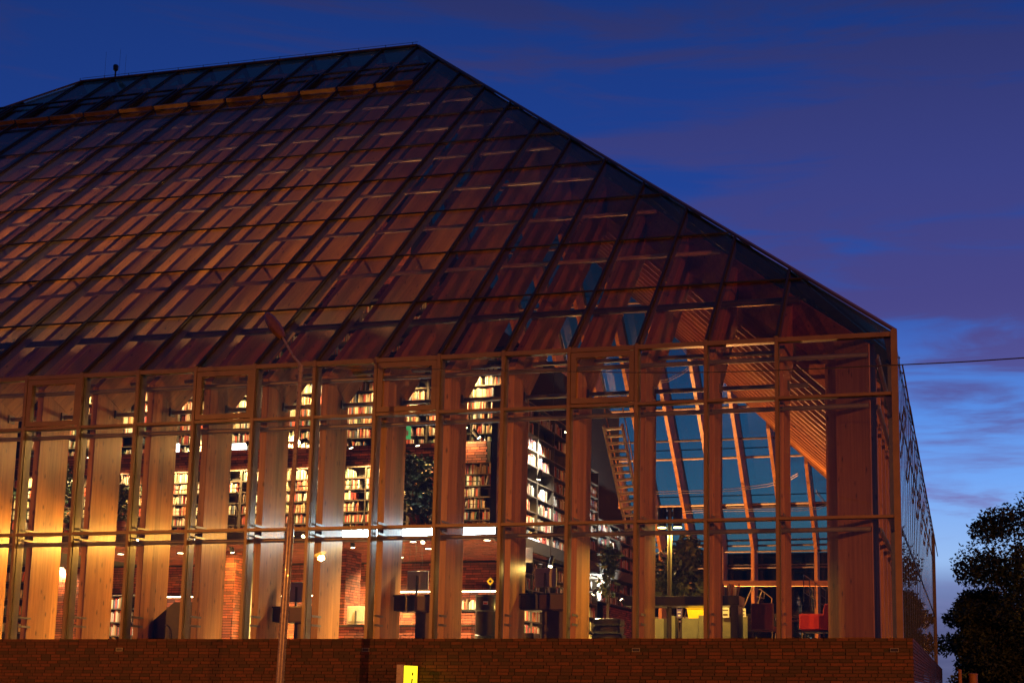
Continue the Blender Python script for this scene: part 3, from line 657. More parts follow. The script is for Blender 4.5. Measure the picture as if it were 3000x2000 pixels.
# ------------------------------------------------------------------ lamps inside
def downlight(label, p, power, col=WARM, size=150, grp='downlights in the brick soffit'):
    t = thing('downlight', label, 'lamp', p, group=grp)
    MB().lathe([(.075, -.012), (.082, 0), (.082, .0)], n=18).build('ring', 'aluminium', t); MB().lathe([(.0, -.016), (.066, -.015), (.066, -.010)], n=18).build('lens', 'warm_glow', t)
    lamp('downlight_beam', (0, 0, -.05), power, col, t, 'SPOT', .05, aim=(0, 0, -1), size=size, blend=.6)
DL = 'round downlight set in the red brick soffit'
for px, py in ((180, 1663), (1210, 1587), (1255, 1607), (1174, 1632), (1021, 1635), (1427, 1582)):
    q = at(px, py, Z=2.19); downlight(DL, (q.x, q.y, 2.205), 1000)
for xx, yy, pw in ((-20.6, 4.4, 150), (-18.6, 4.2, 220), (-17.0, 4.2, 220), (-15.4, 5.5, 160), (-13.6, 5.0, 130)):
    downlight(DL, (xx, yy, 2.205), pw*7, YEL)
SPOTK = 9
def spot(label, p, power, aim, col=WARM, size=110, grp='shelf spotlights'):
    t = thing('spotlight', label, 'lamp', p, group=grp); d = Vector(aim).normalized()
    MB().tube([-d*.24, -d*.02], .05, 14).build('body', 'black_lacquer', t, smooth=True)
    MB().tube([-d*.021, -d*.004], .043, 14).build('lens', 'warm_glow', t, smooth=True)
    lamp('spot_beam', d*.03, power*SPOTK, col, t, 'SPOT', .04, aim=d, size=size, blend=.5)
for i, xx in enumerate((-20.6, -18.9, -17.2, -15.5, -13.8, -12.2, -10.6)):
    spot('small black spotlight over the lower-tier shelves', (xx, 3.15, 4.38), 42, (.12, .5, -1))
for i, xx in enumerate((-21.5, -19.3, -17.0, -14.8, -12.6, -10.6)):
    spot('small black spotlight over the upper-tier shelves', (xx, 5.45, 6.9), 42, (.1, .6, -1))
spot('spotlight glaring at the foot of the upper tier left of the middle', (-17.75, 5.75, 5.42), 90, (.1, .75, -1)); spot('spotlight glaring at the foot of the upper tier above the stair', (-15.6, 5.75, 5.42), 90, (.1, .75, -1))
q = at(1365, 1256, Y=3.9); spot('glaring spotlight left of the pair by the black pillar', q, 16, (.4, .4, -1)); q = at(1404, 1283, Y=4.1); spot('glaring spotlight right of the pair by the black pillar', q, 16, (.7, .4, -1))
q = at(1578, 1404, X=-8.25); spot('glaring spotlight before the upper receding bookcase', q, 60, (-.4, .5, -1))
q = at(1658, 1268, X=-8.2); spot('glaring spotlight high on the receding wall', q, 150, (-.5, -.1, -1), (1, .92, .8))
q = at(1576, 1681, X=-8.3); spot('slim grey pendant before the floor bookcase', q, 60, (-.3, .2, -1))
q = at(1820, 1755, X=-8.2); spot('dark cylinder pendant with a white shade of light above it', q, 110, (-.5, .1, .6), (.95, 1, 1))
q = at(1738, 1740, X=-8.3); spot('pendant before the tall receding bookcase', q, 70, (-.5, .3, -.6), YEL)
def lamp_post(label, base, h, power, grp=None):
    t = thing('indoor_lamp_post', label, 'lamp', base, group=grp)
    MB().lathe([(.16, 0), (.16, .02), (.05, .05), (.05, .06)], n=18).build('foot', 'black_lacquer', t, smooth=True)
    MB().tube([(0, 0, .05), (0, 0, h)], .045, 14).build('pole', 'khaki_panel', t, smooth=True)
    MB().box(-.2, .2, -.02, .02, h-.16, h-.06).build('crossbar', 'black_lacquer', t)
    for s_ in (-1, 1):
        MB().tube([(s_*.165, 0, h-.38), (s_*.165, 0, h+.02)], .095, 20).build('lamp_head', 'black_lacquer', t, smooth=True)
        MB().lathe([(0, h-.40), (.085, h-.398), (.085, h-.382)], (s_*.165, 0, 0), 20).build('lens', 'yellow_glow', t)
        lamp('post_beam', (s_*.165, 0, h-.45), power, YEL, t, 'SPOT', .08, aim=(0, 0, -1), size=160, blend=.5)
    MB().tube([(0, 0, h-.02), (0, 0, h+.03)], .055, 16).build('cap', 'black_lacquer', t, smooth=True)
lamp_post('indoor lamp post with two black cylinder heads glowing yellow', (-4.72, 2.5, -.12), 2.87, 330)
def fill_flood(label, p, power, aim, col, size=140):  # added, unseen floods that brighten the roof timbers and the ladder
    t = thing('floodlight', label, 'lamp', p, group='added floodlights aimed at the roof timbers'); d = Vector(aim).normalized()
    MB().box(-.16, .16, -.12, .12, 0, .05).build('bracket', 'black_lacquer', t); MB().tube([(0, 0, .05), Vector((0, 0, .12))+d*.05], .1, 16).build('head', 'black_lacquer', t, smooth=True)
    MB().tube([Vector((0, 0, .12))+d*.052, Vector((0, 0, .12))+d*.06], .088, 16).build('lens', 'warm_glow', t)
    lamp('fill_beam', Vector((0, 0, .12))+d*.1, power, col, t, 'SPOT', .12, aim=d, size=size, blend=.6)
AMB = (1, .37, .11)
fill_flood('added floodlight on the hall floor behind the terraces aimed at the far roof', (-10.5, 25.0, -.12), 8500, (.3, .55, .8), AMB)
fill_flood('added floodlight on the hall floor aimed back at the right roof slope', (-8.0, 24.0, -.12), 36000, (.75, -.42, .7), AMB, 110)
fill_flood('added floodlight on the bookcase top lighting the timber ladder', (-8.98, 10.9, 5.19), 1300, (1, -.25, .0), (1, .58, .22), 150)  # added only to brighten the ladder
for i, (xx, lab, pw) in enumerate(((-9.7, 'right end of the front roof', 650), (-13, 'right part of the front roof', 800), (-16.5, 'middle of the front roof', 900), (-20, 'left part of the front roof', 1100), (-24, 'far left part of the front roof', 1300))):
    fill_flood('added floodlight on the upper tier aimed at the '+lab, (xx, 8.3, 7.5), pw*.6, (-.7, -.45, .6), (1, .58, .24), 160)
for xx, lab in ((-14.5, 'right'), (-19, 'middle'), (-24, 'left')):
    fill_flood('added floodlight on the top tier aimed at the '+lab+' of the upper roof', (xx, 11.4, 10.4), 450, (-.6, -.25, .75), (1, .58, .24), 160)
SPOTK = 6
for i, xx in enumerate((-21.3, -19.9, -18.5, -17.1, -15.7, -14.3, -13.0, -11.7)):  # added lamps: warm fill on the column faces
    spot('small added spotlight on the slab edge washing a timber column', (xx, 2.60, 2.33), (16, 26, 50, 56, 42, 28, 18, 8)[i], (-.55, -1, -.75), (1, .45, .07), 130, 'added spotlights on the slab edge')
for i, xx in enumerate((-20.9, -19.5, -18.1, -16.7, -15.3, -13.9)):  # second added set, filling the upper part of the columns
    spot('small added spotlight on the parapet washing a timber column', (xx, 3.9, 4.70), (7, 9, 12, 14, 12, 9)[i], (-.5, -1, -.55), (1, .48, .12), 105, 'added spotlights on the parapet')
q = at(1612, 1660, Y=2.2); spot('added slim grey pendant hung between desk and receding bookcases', (q.x, 2.2, q.z), 4, (-.1, -.35, -1), YEL, 165)  # added pendant, put here to warm the nearby column
MB().tube([(q.x, 2.2, q.z+.2), (q.x, 2.2, 6.0)], .006, 5).build('cable', 'dark_duct', bpy.data.objects[[o.name for o in bpy.data.objects if o.get('label') == 'added slim grey pendant hung between desk and receding bookcases'][0]]).location = (-q.x, -2.2, -q.z)
q = at(1130, 1600, Y=2.66); spot('added spotlight below the light box over the window desks', (q.x, 2.66, 2.16), 5, (.3, -.6, -1), YEL, 150)  # added to light the monitors on the desks

q = at(335, 1700, Y=2.9); spot('added spotlight over the narrow bookcase of pale books', (q.x-.1, 2.85, 2.15), 60, (.05, .45, -1), (1, .8, .5), 120)  # added lamp to brighten the pale books
q = at(660, 1600, Y=3.5); spot('added spotlight over the yellow-lit brick pier', (q.x+.25, 3.4, 2.1), 50, (-.1, .6, -1), YEL, 140)  # added lamp that turns the pier yellow
q = at(1240, 1600, Y=2.7); spot('added spotlight below the light box by the exit sign', (q.x, 2.66, 2.16), 5, (-.1, -.7, -1), WARM, 140)  # another added lamp, brightens the desks from the slab edge
q = at(1040, 1600, Y=3.0); spot('spotlight over the monitor on the low brick counter', (q.x, 2.9, 2.1), 40, (.0, .35, -1), YEL, 110)

# ------------------------------------------------------------------ furniture behind the glass
def desk(label, k, z, dark=.4):
    x0, x1 = XK[k]+.09, XK[k-1]-.09
    t = thing('window_desk', label, 'desk', ((x0+x1)/2, 1.4, -.12), absolute=True)
    MB().box(x0, x1, .98, 1.75, z-.03, z).build('top', 'black_lacquer', t)
    xm = x0+(x1-x0)*dark
    MB().box(x0+.02, xm, 1.0, 1.05, z-.32, z-.031).build('apron', 'black_lacquer', t); MB().box(xm+.004, x1-.01, 1.0, 1.05, z-.31, z-.031).build('apron', 'desk_brown', t)
    MB().prism([(x1-.75, 1.2, -.12), (x1-.32, 1.2, -.12), (x1-.2, 1.2, z-.33), (x1-.75, 1.2, z-.33)], (0, .06, 0)).build('leg_panel', 'desk_brown', t)
    MB().box(x0+.05, x1-.05, 1.06, 1.72, z-.33, z-.29).build('tray', 'desk_brown', t)
def monitor(label, p, w_=.45, h_=.38, lift=.09, rz=0):
    t = thing('monitor', label, 'monitor', p, rz, 'flat monitors seen from behind')
    MB().box(-w_/2, w_/2, 0, .035, lift, lift+h_).build('casing', 'monitor_grey', t, bevel=.014)
    MB().box(-w_/2+.05, w_/2-.05, -.012, -.0005, lift+.06, lift+h_-.07).build('back_plate', 'monitor_grey', t, bevel=.004)
    MB().box(-w_/2+.012, w_/2-.012, .0355, .038, lift+.012, lift+h_-.012).build('screen', 'black_lacquer', t)
    MB().box(-.018, .018, -.05, -.013, .008, lift+h_*.75).build('stand', 'aluminium', t); MB().box(-.11, .11, -.09, .09, 0, .008).build('foot', 'aluminium', t)
desk('black window desk with a grey monitor, beside the black bin', 6, .92); q = at(1222, 1742, Y=1.3); monitor('grey monitor seen from behind on the desk beside the black bin', (q.x, 1.3, .922), .46, .39, .12)
desk('black window desk before the receding bookcases', 4, .93, .35); q = at(1597, 1742, Y=1.3); monitor('brown-lit monitor seen from behind before the receding bookcases', (q.x, 1.3, .932), .46, .38, .14)
desk('window desk behind the leaning street lamp', 8, .71, .3); q = at(868, 1778, Y=1.3); monitor('dim monitor half hidden by the leaning street lamp', (q.x, 1.3, .712), .46, .42, .10)
q = at(1043, 1833, Y=3.5); monitor('yellow-lit monitor on the low brick counter', (q.x, 3.5, .442), .47, .40, .02)
q = at(1500, 1866, Y=1.5)
t = thing('low_cabinet', 'low black box on the floor under the desk by the receding bookcases', 'box', (q.x+.12, 1.6, -.12)); MB().box(-.3, .3, 0, .4, 0, .30).build('body', 'black_lacquer', t, bevel=.01); MB().box(-.28, -.1, -.012, -.002, .2, .26).build('handle', 'aluminium', t)
# bin
q = at(1428, 1742, Y=1.8); t = thing('litter_bin', 'tall round black bin with a small red and white sticker', 'bin', (q.x, 1.8, -.12))
MB().lathe([(.22, 0), (.24, .02), (.24, .22), (.25, .235), (.25, .25), (.235, .265), (.235, .74), (.25, .755), (.25, .775), (.24, .79), (.24, 1.04), (.25, 1.05), (.25, 1.075), (.05, 1.085)], n=32).build('drum', 'black_lacquer', t, smooth=True)
MB().box(.0, .10, -.243, -.236, .87, .94).build('sticker', 'white_paper', t); MB().box(.015, .085, -.2455, -.2435, .885, .91).build('print', 'red_fabric', t)
# black stair
SY = .95; pts = [(437, 1827), (510, 1763), (560, 1763)]; poly = [at(px, py, Y=SY) for px, py in pts]; xr = XK[9]-.09
t = thing('stair', 'black steel stair flank rising to the right between two timber columns', 'stair', (poly[0].x, SY, -.12), absolute=True)
MB().prism([(poly[0].x, SY, -.12), poly[0], poly[1], (xr, SY, poly[1].z), (xr, SY, -.12)], (0, .06, 0)).build('flank', 'black_lacquer', t)
for i in range(5): MB().box(poly[0].x+.05+i*.16, poly[0].x+.25+i*.16, SY+.07, SY+.8, poly[0].z-.2+i*.12, poly[0].z-.16+i*.12).build('tread', 'black_lacquer', t)
c = at(492, 1868, Y=SY-.05); MB().tube([c+Vector((.03, 0, -.1)), c+Vector((.03, 0, .06)), c+Vector((0, 0, .2)), c+Vector((-.08, 0, .28))], .014, 8).build('handrail', 'aluminium', t, smooth=True)
# stack-shaped stool
q = at(1778, 1868, Y=2.2); t = thing('book_stool', 'dark stool shaped like a pile of thick books', 'stool', (q.x, 2.3, -.12))
for i, (w_, z_, h_) in enumerate(((.62, 0, .15), (.66, .152, .14), (.58, .294, .16), (.60, .456, .155))):
    MB().box(-w_/2+(.03 if i % 2 else 0), w_/2, -.22, .22, z_, z_+h_).build('book_cushion', 'khaki_panel' if i == 9 else 'black_lacquer', t, bevel=.05)
# long black table
t = thing('long_table', 'long black table behind the indoor lamp post', 'table', (-4.2, 2.5, -.12), absolute=True)
MB().box(-5.6, -3.24, 2.2, 2.95, .74, .94).build('top', 'black_lacquer', t, bevel=.02)
for xx in (-3.42, -5.45): MB().box(xx, xx+.15, 2.25, 2.9, -.12, .739).build('leg', 'black_lacquer', t)
# low khaki partitions, crate, leaflets
def panel(label, px0, px1, py0, y, dep=.3):
    a = at(px0, py0, Y=y); b = at(px1, py0, Y=y); t = thing('low_cupboard', label, 'cupboard', ((a.x+b.x)/2, y, -.12), group='low khaki cupboards')
    w_ = b.x-a.x; h_ = a.z+.12
    MB().box(-w_/2, w_/2, 0, dep, 0, h_).build('carcass', 'khaki_panel', t, bevel=.006); MB().box(-w_/2+.02, w_/2-.02, -.012, -.001, .03, h_*.45).build('door', 'khaki_panel', t)
panel('low khaki cupboard at the foot of the indoor lamp post', 1905, 1945, 1811, 3.5); panel('low khaki cupboard holding a purple printed book', 1958, 1978, 1803, 3.5); panel('low khaki cupboard under the yellow crate', 1998, 2045, 1810, 3.5); panel('taller khaki cupboard right of the yellow crate', 2046, 2075, 1801, 3.5); panel('low khaki cupboard under the yellow leaflet stand', 2100, 2146, 1809, 3.5); panel('low khaki cupboard behind the dark red chair', 2168, 2275, 1803, 4.2)
a = at(2013, 1776, Y=3.8); b = at(2070, 1810, Y=3.8); t = thing('crate', 'bright yellow plastic crate on the low cupboard', 'crate', ((a.x+b.x)/2, 3.7, b.z+.0))
w_ = b.x-a.x; h_ = a.z-b.z
MB().prism([(-w_/2+.05, 0, 0), (w_/2-.05, 0, 0), (w_/2, 0, h_), (-w_/2, 0, h_)], (0, .3, 0)).build('body', 'yellow_plastic', t); MB().box(-w_/2-.01, w_/2+.01, -.015, .315, h_-.045, h_+.004).build('rim', 'yellow_plastic', t)
def leaflet(label, px, py0, py1, wpx, y, mat, pr):
    a = at(px-wpx/2, py0, Y=y); b = at(px+wpx/2, py1, Y=y); t = thing('leaflet', label, 'leaflet', ((a.x+b.x)/2, y, b.z), group='leaflets on stands'); w_ = b.x-a.x; h_ = a.z-b.z
    MB().box(-w_/2, w_/2, 0, .02, 0, h_).build('card', mat, t); MB().box(-w_/2+.02, w_/2-.02, -.003, -.001, h_*.62, h_*.7).build('print', pr, t); MB().box(-w_/2+.03, w_/2-.03, -.003, -.001, h_*.18, h_*.34).build('print', pr, t)
leaflet('purple book with white print standing on a low cupboard', 1990, 1783, 1808, 15, 3.45, 'purple_print', 'white_paper'); leaflet('pale yellow leaflet standing beside the table leg', 2125, 1775, 1808, 22, 3.45, 'white_paper', 'desk_brown'); leaflet('white printed card beside the dark red chair', 2177, 1781, 1806, 16, 3.9, 'white_paper', 'desk_brown')
# chairs
a = at(2198, 1765, Y=2.0); b = at(2266, 1845, Y=2.0); t = thing('side_chair', 'dark red upholstered chair with its back to the glass', 'chair', ((a.x+b.x)/2, 2.05, -.12)); w_ = b.x-a.x
MB().box(-w_/2, w_/2, 0, .07, .36, .89).build('backrest', 'dark_red', t, bevel=.02); MB().box(-w_/2, w_/2, .072, .55, .33, .45).build('seat', 'dark_red', t, bevel=.02)
for sx in (-1, 1):
    MB().box(sx*w_/2-(.0 if sx < 0 else -.005), sx*w_/2+(.03 if sx > 0 else -.03), .03, .5, .55, .60).build('armrest', 'black_lacquer', t)
    for yy in (.03, .5): MB().tube([(sx*(w_/2-.04), yy, 0), (sx*(w_/2-.04), yy, .34)], .016, 8).build('leg', 'black_lacquer', t)
a = at(2340, 1767, Y=2.4); t = thing('armchair', 'bright red armchair half hidden by the corner timber column', 'armchair', (a.x, 2.4, -.12))
MB().box(0, .50, 0, .12, .39, .70).build('armrest', 'red_fabric', t, bevel=.035); MB().box(0, .50, .55, .67, .39, .70).build('armrest', 'red_fabric', t, bevel=.035)
MB().prism([(.42, .0, .38), (.66, 0, .38), (.76, 0, .90), (.62, 0, .92), (.50, 0, .88)], (0, .67, 0)).build('backrest', 'red_fabric', t, bevel=.025)
MB().box(.03, .48, .125, .545, .36, .52).build('seat', 'red_fabric', t, bevel=.03)
MB().box(.0, .64, .0, .67, .335, .368).build('base', 'black_lacquer', t)
for xx, yy in ((.05, .05), (.58, .05), (.05, .62), (.58, .62)): MB().tube([(xx, yy, 0), (xx, yy, .336)], .018, 8).build('leg', 'black_lacquer', t)
railing('dark stair railing sloping away behind the red armchair', at(2355, 1760, Y=6), at(2420, 1800, Y=9), .6, 3, 5)
t = thing('wire_sculpture', 'bent metal frame standing behind the dark red chair', 'frame', (-3.0, 3.2, .3), absolute=True)
for nm, pl in (('wire', [(2182, 1772), (2206, 1712), (2214, 1714), (2208, 1726), (2200, 1728)]), ('wire', [(2222, 1766), (2232, 1730), (2240, 1733), (2238, 1752), (2216, 1746)]), ('wire', [(2222, 1726), (2226, 1724), (2262, 1752), (2260, 1766)])):
    MB().tube([at(px, py, Y=3.2) for px, py in pl], .013, 6).build(nm, 'oak_top', t)
MB().box(-3.2, -2.55, 3.05, 3.35, -.12, .62).build('plinth', 'shelf_back', t)
# ladder stair behind the receding bookcases
t = thing('ladder_stair', 'steep pale timber ladder stair with many rungs past the bookcases', 'stair', at(1845, 1560, Y=10.5), absolute=True)
bl, tl, br_, tr_ = at(1838, 1562, Y=10.5), at(1768, 1246, Y=8.8), at(1885, 1556, Y=10.5), at(1822, 1243, Y=8.8)
for a, b in ((bl, tl), (br_, tr_)): MB().bar(a, b, .05, .16, (0, 1, 0)).build('stringer', 'ladder_wood', t)
for i in range(15): f = (i+.5)/15; MB().bar(bl.lerp(tl, f), br_.lerp(tr_, f), .2, .045, (0, 0, 1)).build('tread', 'ladder_wood', t)
for a, b in ((bl, tl), (br_, tr_)):
    o_ = Vector((0, -.25, .75)); MB().tube([a+o_, b+o_], .018, 8).build('handrail', 'orange_post', t, smooth=True)
# bright panels and signs
a = at(1536, 1568, X=-8.86); b = at(1580, 1612, X=-8.86)
t = thing('wall_screen', 'white glowing screen on the receding bookcase', 'screen', (-8.86, a.y, b.z), absolute=True); MB().prism([(-8.86, a.y, a.z-.32), (-8.86, b.y, a.z-.32), (-8.86, b.y, a.z+.0), (-8.86, a.y, a.z)], (-.02, 0, 0)).build('screen', 'screen_white', t); MB().prism([(-8.882, a.y-.02, a.z-.34), (-8.882, b.y+.02, a.z-.34), (-8.882, b.y+.02, a.z+.02), (-8.882, a.y-.02, a.z+.02)], (-.012, 0, 0)).build('frame', 'black_lacquer', t)
a = at(1532, 1603, Y=3.4); b = at(1559, 1646, Y=3.4); tag(MB().box(a.x, b.x, 3.4, 3.43, b.z, a.z).build('hanging_card', 'white_paper', None), 'plain pale card hanging left of the glowing screen', 'sign')
a = at(1184, 1248, Y=3.5); b = at(1201, 1285, Y=3.5); t = thing('exit_sign', 'green and white exit sign high on the brick parapet', 'sign', ((a.x+b.x)/2, 3.5, b.z), R(35)); MB().box(-.09, .09, 0, .03, 0, .30).build('box', 'exit_green', t); MB().box(-.03, .03, -.004, -.001, .08, .2).build('figure', 'white_paper', t); MB().tube([(0, .015, .3), (0, .015, .5)], .008, 6).build('rod', 'dark_duct', t)
a = at(1437, 1702, Y=5.0); t = thing('diamond_sign', 'small yellow diamond sign above the black bin', 'sign', (a.x, 4.98, a.z-.09)); MB().prism([(0, 0, 0), (.09, 0, .09), (0, 0, .18), (-.09, 0, .09)], (0, .01, 0)).build('plate', 'yellow_plastic', t); MB().prism([(0, -.002, .05), (.04, -.002, .09), (0, -.002, .13), (-.04, -.002, .09)], (0, .0015, 0)).build('symbol', 'black_lacquer', t); MB().tube([(0, .02, -.62), (0, .02, .1)], .008, 6).build('rod', 'dark_duct', t)
a = at(1782, 1742, X=-8.5); t = thing('number_plate', 'small dark plate reading 120 on the receding bookcase', 'sign', a); MB().box(-.16, .16, .0, .02, -.075, .075).build('plate', 'black_lacquer', t, bevel=.009)
obj_from('digits', text_mesh('120', .13), 'white_paper', t, (0, -.005, 0), (R(90), 0, 0))
# small white box lights on the upper wall
for px, py, w_, lab in ((700, 1315, .4, 'white lit panel on the upper tier left of the lamp post'), (505, 1316, .36, 'white lit panel on the upper tier above the black stair')):
    a = at(px, py, Y=6.2); t = thing('wall_light', lab, 'light', (a.x, 6.2, a.z-.15)); MB().box(-w_/2, w_/2, 0, .04, 0, .30).build('diffuser', 'screen_white', t); MB().box(-w_/2-.01, w_/2+.01, .042, .06, -.01, .31).build('frame', 'aluminium', t)
# bundle of curved rails under the far roof
def rail(label, pts, r=.013):
    t = thing('curved_rail', label, 'rail', pts[0], absolute=True, group='curved rails under the roof')
    for o_ in (0, .09): MB().tube([Vector(p)+Vector((0, 0, o_)) for p in pts], r, 8).build('tube', 'steel_tube', t, smooth=True)
rail('curved pale rail swinging up to the right slope', [at(1700, 1447, Y=26), at(1918, 1446, Y=26), at(2050, 1443, Y=26), at(2150, 1437, Y=26), at(2250, 1424, Y=26), at(2310, 1408, Y=25.6), at(2338, 1392, Y=25)])
rail('curved pale rail looping high between the columns', [at(1900, 1125, Y=22), at(1955, 1118, Y=22), at(2000, 1095, Y=22), at(2025, 1075, Y=21.8), at(2030, 1060, Y=21.5), at(1990, 1010, Y=21.2)])
rail('lower curved pale rail before the far glass', [at(1900, 1508, Y=29), at(2120, 1497, Y=29), at(2340, 1495, Y=29), at(2400, 1490, Y=29), at(2422, 1480, Y=28.8), at(2390, 1440, Y=28.5)])
tag(MB().bar(at(2100, 1708, Y=24), at(2440, 1708, Y=24), .12, .2, (0, 0, 1)).build('handrail_beam', 'oak_top'), 'pale timber beam across the far right hall', 'beam')

# ------------------------------------------------------------------ plants
def leaves(m, c, rad, n, size, rnd, droop=.3, shape=None):
    for _ in range(n):
        while True:
            p = Vector((rnd.uniform(-1, 1), rnd.uniform(-1, 1), rnd.uniform(-1, 1)))
            if p.length < 1: break
        p = Vector((p.x*rad[0], p.y*rad[1], p.z*rad[2]))+Vector(c)
        d = Vector((rnd.gauss(0, 1), rnd.gauss(0, 1), rnd.gauss(0, .7)-droop)).normalized(); s_ = d.cross(Vector((rnd.gauss(0, 1), rnd.gauss(0, 1), rnd.gauss(0, 1)))).normalized()
        l_ = size*rnd.uniform(.6, 1.3); w_ = l_*.24; nn = d.cross(s_)*l_*.06
        m.add([p, p+d*l_*.5+s_*w_+nn, p+d*l_, p+d*l_*.5-s_*w_+nn], [(0, 1, 2), (0, 2, 3)])
def plant(label, base, clumps, n, size, mat, seed, pot=True, name='potted_plant'):
    rnd = random.Random(seed); base = Vector(base); t = thing(name, label, 'plant', base, absolute=True)
    if pot: MB().lathe([(.14, 0), (.19, .3), (.2, .3), (.2, .33), (.17, .33)], base, 18).build('pot', 'terracotta', t, smooth=True)
    st = MB()
    for c, r in clumps: st.tube([base+Vector((0, 0, .2)), base.lerp(Vector(c), .5)+Vector((rnd.uniform(-.05, .05), 0, .05)), c], [.025, .018, .006], 6)
    st.build('stem', 'bark', t, smooth=True)
    m = MB()
    for c, r in clumps: leaves(m, c, r, n, size, rnd)
    m.build('foliage', mat, t)
plant('big dark ficus on the slab edge before the shelves', (-10.5, 3.05, 2.5), [((-10.55, 3.0, 3.35), (.42, .35, .55)), ((-10.3, 3.0, 2.95), (.35, .3, .4)), ((-10.75, 3.0, 3.8), (.3, .3, .42)), ((-11.25, 3.0, 3.2), (.28, .25, .5)), ((-10.4, 3.0, 3.75), (.28, .3, .4))], 520, .13, 'leaf_dark', 1)
plant('dark leafy plant on the slab at the far left', (-19.55, 3.05, 2.5), [((-19.6, 3.0, 3.3), (.28, .25, .5)), ((-19.5, 3.0, 3.9), (.25, .25, .4)), ((-19.6, 3.0, 2.9), (.3, .25, .3))], 420, .12, 'leaf_dark', 2)
plant('drooping fronds above the narrow bookcase of pale books', (-17.95, 3.05, 2.5), [((-17.95, 3.0, 3.1), (.32, .2, .22)), ((-17.9, 3.0, 3.5), (.22, .2, .2))], 160, .2, 'leaf_warm', 3)
plant('tall leafy plant lit yellow behind the indoor lamp post', (-5.25, 6.1, -.12), [((-5.3, 6, 1.9), (.5, .4, .6)), ((-4.9, 6, 1.5), (.4, .4, .4)), ((-5.7, 6, 1.4), (.35, .3, .4)), ((-5.0, 6, 2.2), (.35, .3, .4))], 330, .2, 'leaf_warm', 4)
plant('hanging leafy plant at the end of the tall receding bookcase', (-6.75, 5.2, -.12), [((-6.75, 5.2, 1.6), (.2, .2, .55)), ((-6.7, 5.2, 2.0), (.18, .2, .3))], 200, .16, 'leaf_warm', 5)
m = MB(); rv = random.Random(9)
for i in range(4):
    p = Vector((-10.6+i*.13, 2.62, 2.5)); pts = [p]
    for j in range(6): p = p+Vector((rv.uniform(-.02, .02), 0, -.13-.02*i % .1)); pts.append(p)
    m.tube(pts, .004, 4)
tag(m.build('hanging_vine', 'leaf_dark'), 'thin vines dangling below the light box from the ficus', 'vine')

# ------------------------------------------------------------------ outside: sign, neighbours, trees
a = at(1162, 1945, Y=-1.0)
t = thing('information_sign', 'yellow glowing information sign box with a black letter i projecting from the brick base', 'sign', (a.x+.07, -.34, GZ), absolute=True)
MB().box(a.x, a.x+.14, -1.0, -.34, -1.6, a.z).build('casing', 'lamp_paint', t, bevel=.006)
MB().box(a.x+.141, a.x+.149, -.975, -.36, -1.57, a.z-.02).build('face', 'sign_yellow', t)
q = obj_from('letter', text_mesh('i', .62, .002, .18), 'black_lacquer', t, Vector((a.x+.152, -.66, a.z-.345))-Vector(t['_abs']), (R(90), 0, R(90)))
MB().box(a.x+.02, a.x+.12, -.42, -.34, GZ, -1.6).build('bracket', 'lamp_paint', t)
# roof sensor on the ridge
t = thing('ridge_sensor', 'small black weather sensor with whip aerials on the roof ridge', 'sensor', (-28.88, YR, ZR+.05), absolute=True)
MB().tube([(-28.88, YR, ZR+.04), (-28.88, YR, ZR+.34)], .03, 8).build('mast', 'black_lacquer', t); MB().lathe([(.04, .3), (.09, .34), (.1, .5), (.07, .54)], (-28.88, YR, ZR), 12).build('head', 'black_lacquer', t)
for dx, h_ in ((-.45, 1.1), (.15, 1.15), (.4, .9)): MB().tube([(-28.88+dx, YR, ZR+.05), (-28.88+dx, YR, ZR+h_)], .004, 5).build('aerial', 'dark_duct', t)
def house(label, x0, x1, y0, y1, ze_, zr_, wm='house_wall'):
    t = thing('row_house', label, 'house', ((x0+x1)/2, (y0+y1)/2, GZ), absolute=True); ym = (y0+y1)/2
    MB().box(x0, x1, y0, y1, GZ, ze_).build('wall', wm, t)
    m = MB(); m.prism([(x0-.3, y0-.4, ze_-.1), (x0-.3, ym, zr_), (x0-.3, y1+.4, ze_-.1), (x0-.3, y1+.4, ze_+.1), (x0-.3, ym, zr_+.2), (x0-.3, y0-.4, ze_+.1)], (x1-x0+.6, 0, 0)); rf = m.build('roof', 'roof_tile', t)
    MB().box(x0+1.5, x0+2.2, ym-.3, ym+.3, zr_, zr_+1.2).build('chimney', 'house_wall', rf).location = (0, 0, 0)
    for i in range(int((x1-x0)/3)):
        x = x0+1+i*3; f = MB().box(x, x+1.3, y0-.05, y0+.02, ze_-2, ze_-.7).build('window', 'aluminium', t); MB().box(x+.06, x+1.24, y0-.07, y0-.052, ze_-1.94, ze_-.76).build('pane', 'black_lacquer', f)
house('dark gabled house seen through the far glass of the hall', -26, -3.2, 48, 58, 3.4, 6.7)
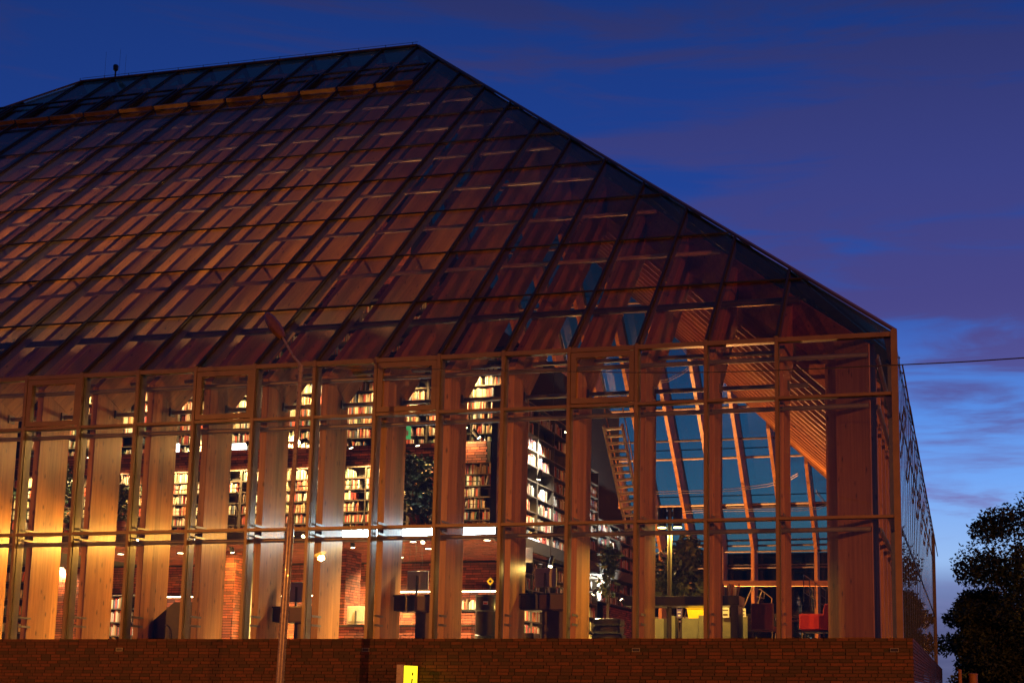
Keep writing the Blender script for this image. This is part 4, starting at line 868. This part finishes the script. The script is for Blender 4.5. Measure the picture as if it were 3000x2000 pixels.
def tree(label, base, h, crown, n, size, seed):
    rnd = random.Random(seed); base = Vector(base); t = thing('tree', label, 'tree', base, absolute=True, group='trees beyond the library')
    m = MB(); top = base+Vector((0, 0, h*.55)); m.tube([base, base+Vector((.05, 0, h*.25)), top], [.24, .17, .10], 10)
    cl = []
    for i in range(crown[3]):
        a_ = rnd.uniform(0, 6.28); r_ = rnd.uniform(.15, 1)**.6; z = rnd.uniform(-1, 1)
        k = math.sqrt(max(.05, 1-z*z*.85)); c = base+Vector((math.cos(a_)*r_*crown[0]*k, math.sin(a_)*r_*crown[0]*k, crown[2]+z*crown[1])); cl.append(c)
        if i % 2 == 0: m.tube([base+Vector((0, 0, rnd.uniform(.3, .55)*h)), base.lerp(c, .5)+Vector((0, 0, .2*h)), c], [.07, .04, .012], 5)
    m.build('trunk', 'bark', t, smooth=True); f = MB()
    for c in cl: r_ = rnd.uniform(.6, 1.2)*crown[0]*.42; leaves(f, c, (r_, r_, r_*.75), n, size, rnd, .1)
    f.build('crown', 'leaf_night', t)
tree('tall dark tree at the right edge beyond the library flank', (4.0, 40, GZ), 11, (3.0, 4.4, 5.5, 80), 620, .21, 31)
tree('lower dark tree between the library flank and the tall tree', (1.95, 43, GZ), 8, (1.75, 2.4, 3.7, 56), 520, .19, 32)
tree('dark bushy tree in the background right of the flank', (5.4, 50, GZ), 8, (3.6, 3.0, 3.4, 56), 420, .24, 33)
tree('broad low dark tree filling the gap behind the slim orange posts', (3.4, 47, GZ), 7, (2.6, 2.4, 2.6, 60), 520, .22, 34)
for px, py, y, r_, lab in ((2726, 1963, 30, .05, 'slim orange-lit post nearest the library flank'), (2735, 1963, 32, .05, 'slim orange-lit post second along the library flank'), (2812, 1961, 30, .07, 'orange-lit round post in the gap beside the flank'), (2851, 1972, 30, .17, 'thick orange-lit post before the dark trees')):
    a = at(px, py, Y=y); t = thing('post', lab, 'post', (a.x, y, GZ), group='orange-lit posts beyond the library'); MB().tube([(0, 0, 0), (0, 0, a.z-GZ-.05)], r_, 12).build('shaft', 'orange_post', t, smooth=True); MB().lathe([(r_*1.08, a.z-GZ-.05), (r_*1.08, a.z-GZ), (r_*.3, a.z-GZ+.03)], n=12).build('cap', 'orange_post', t)
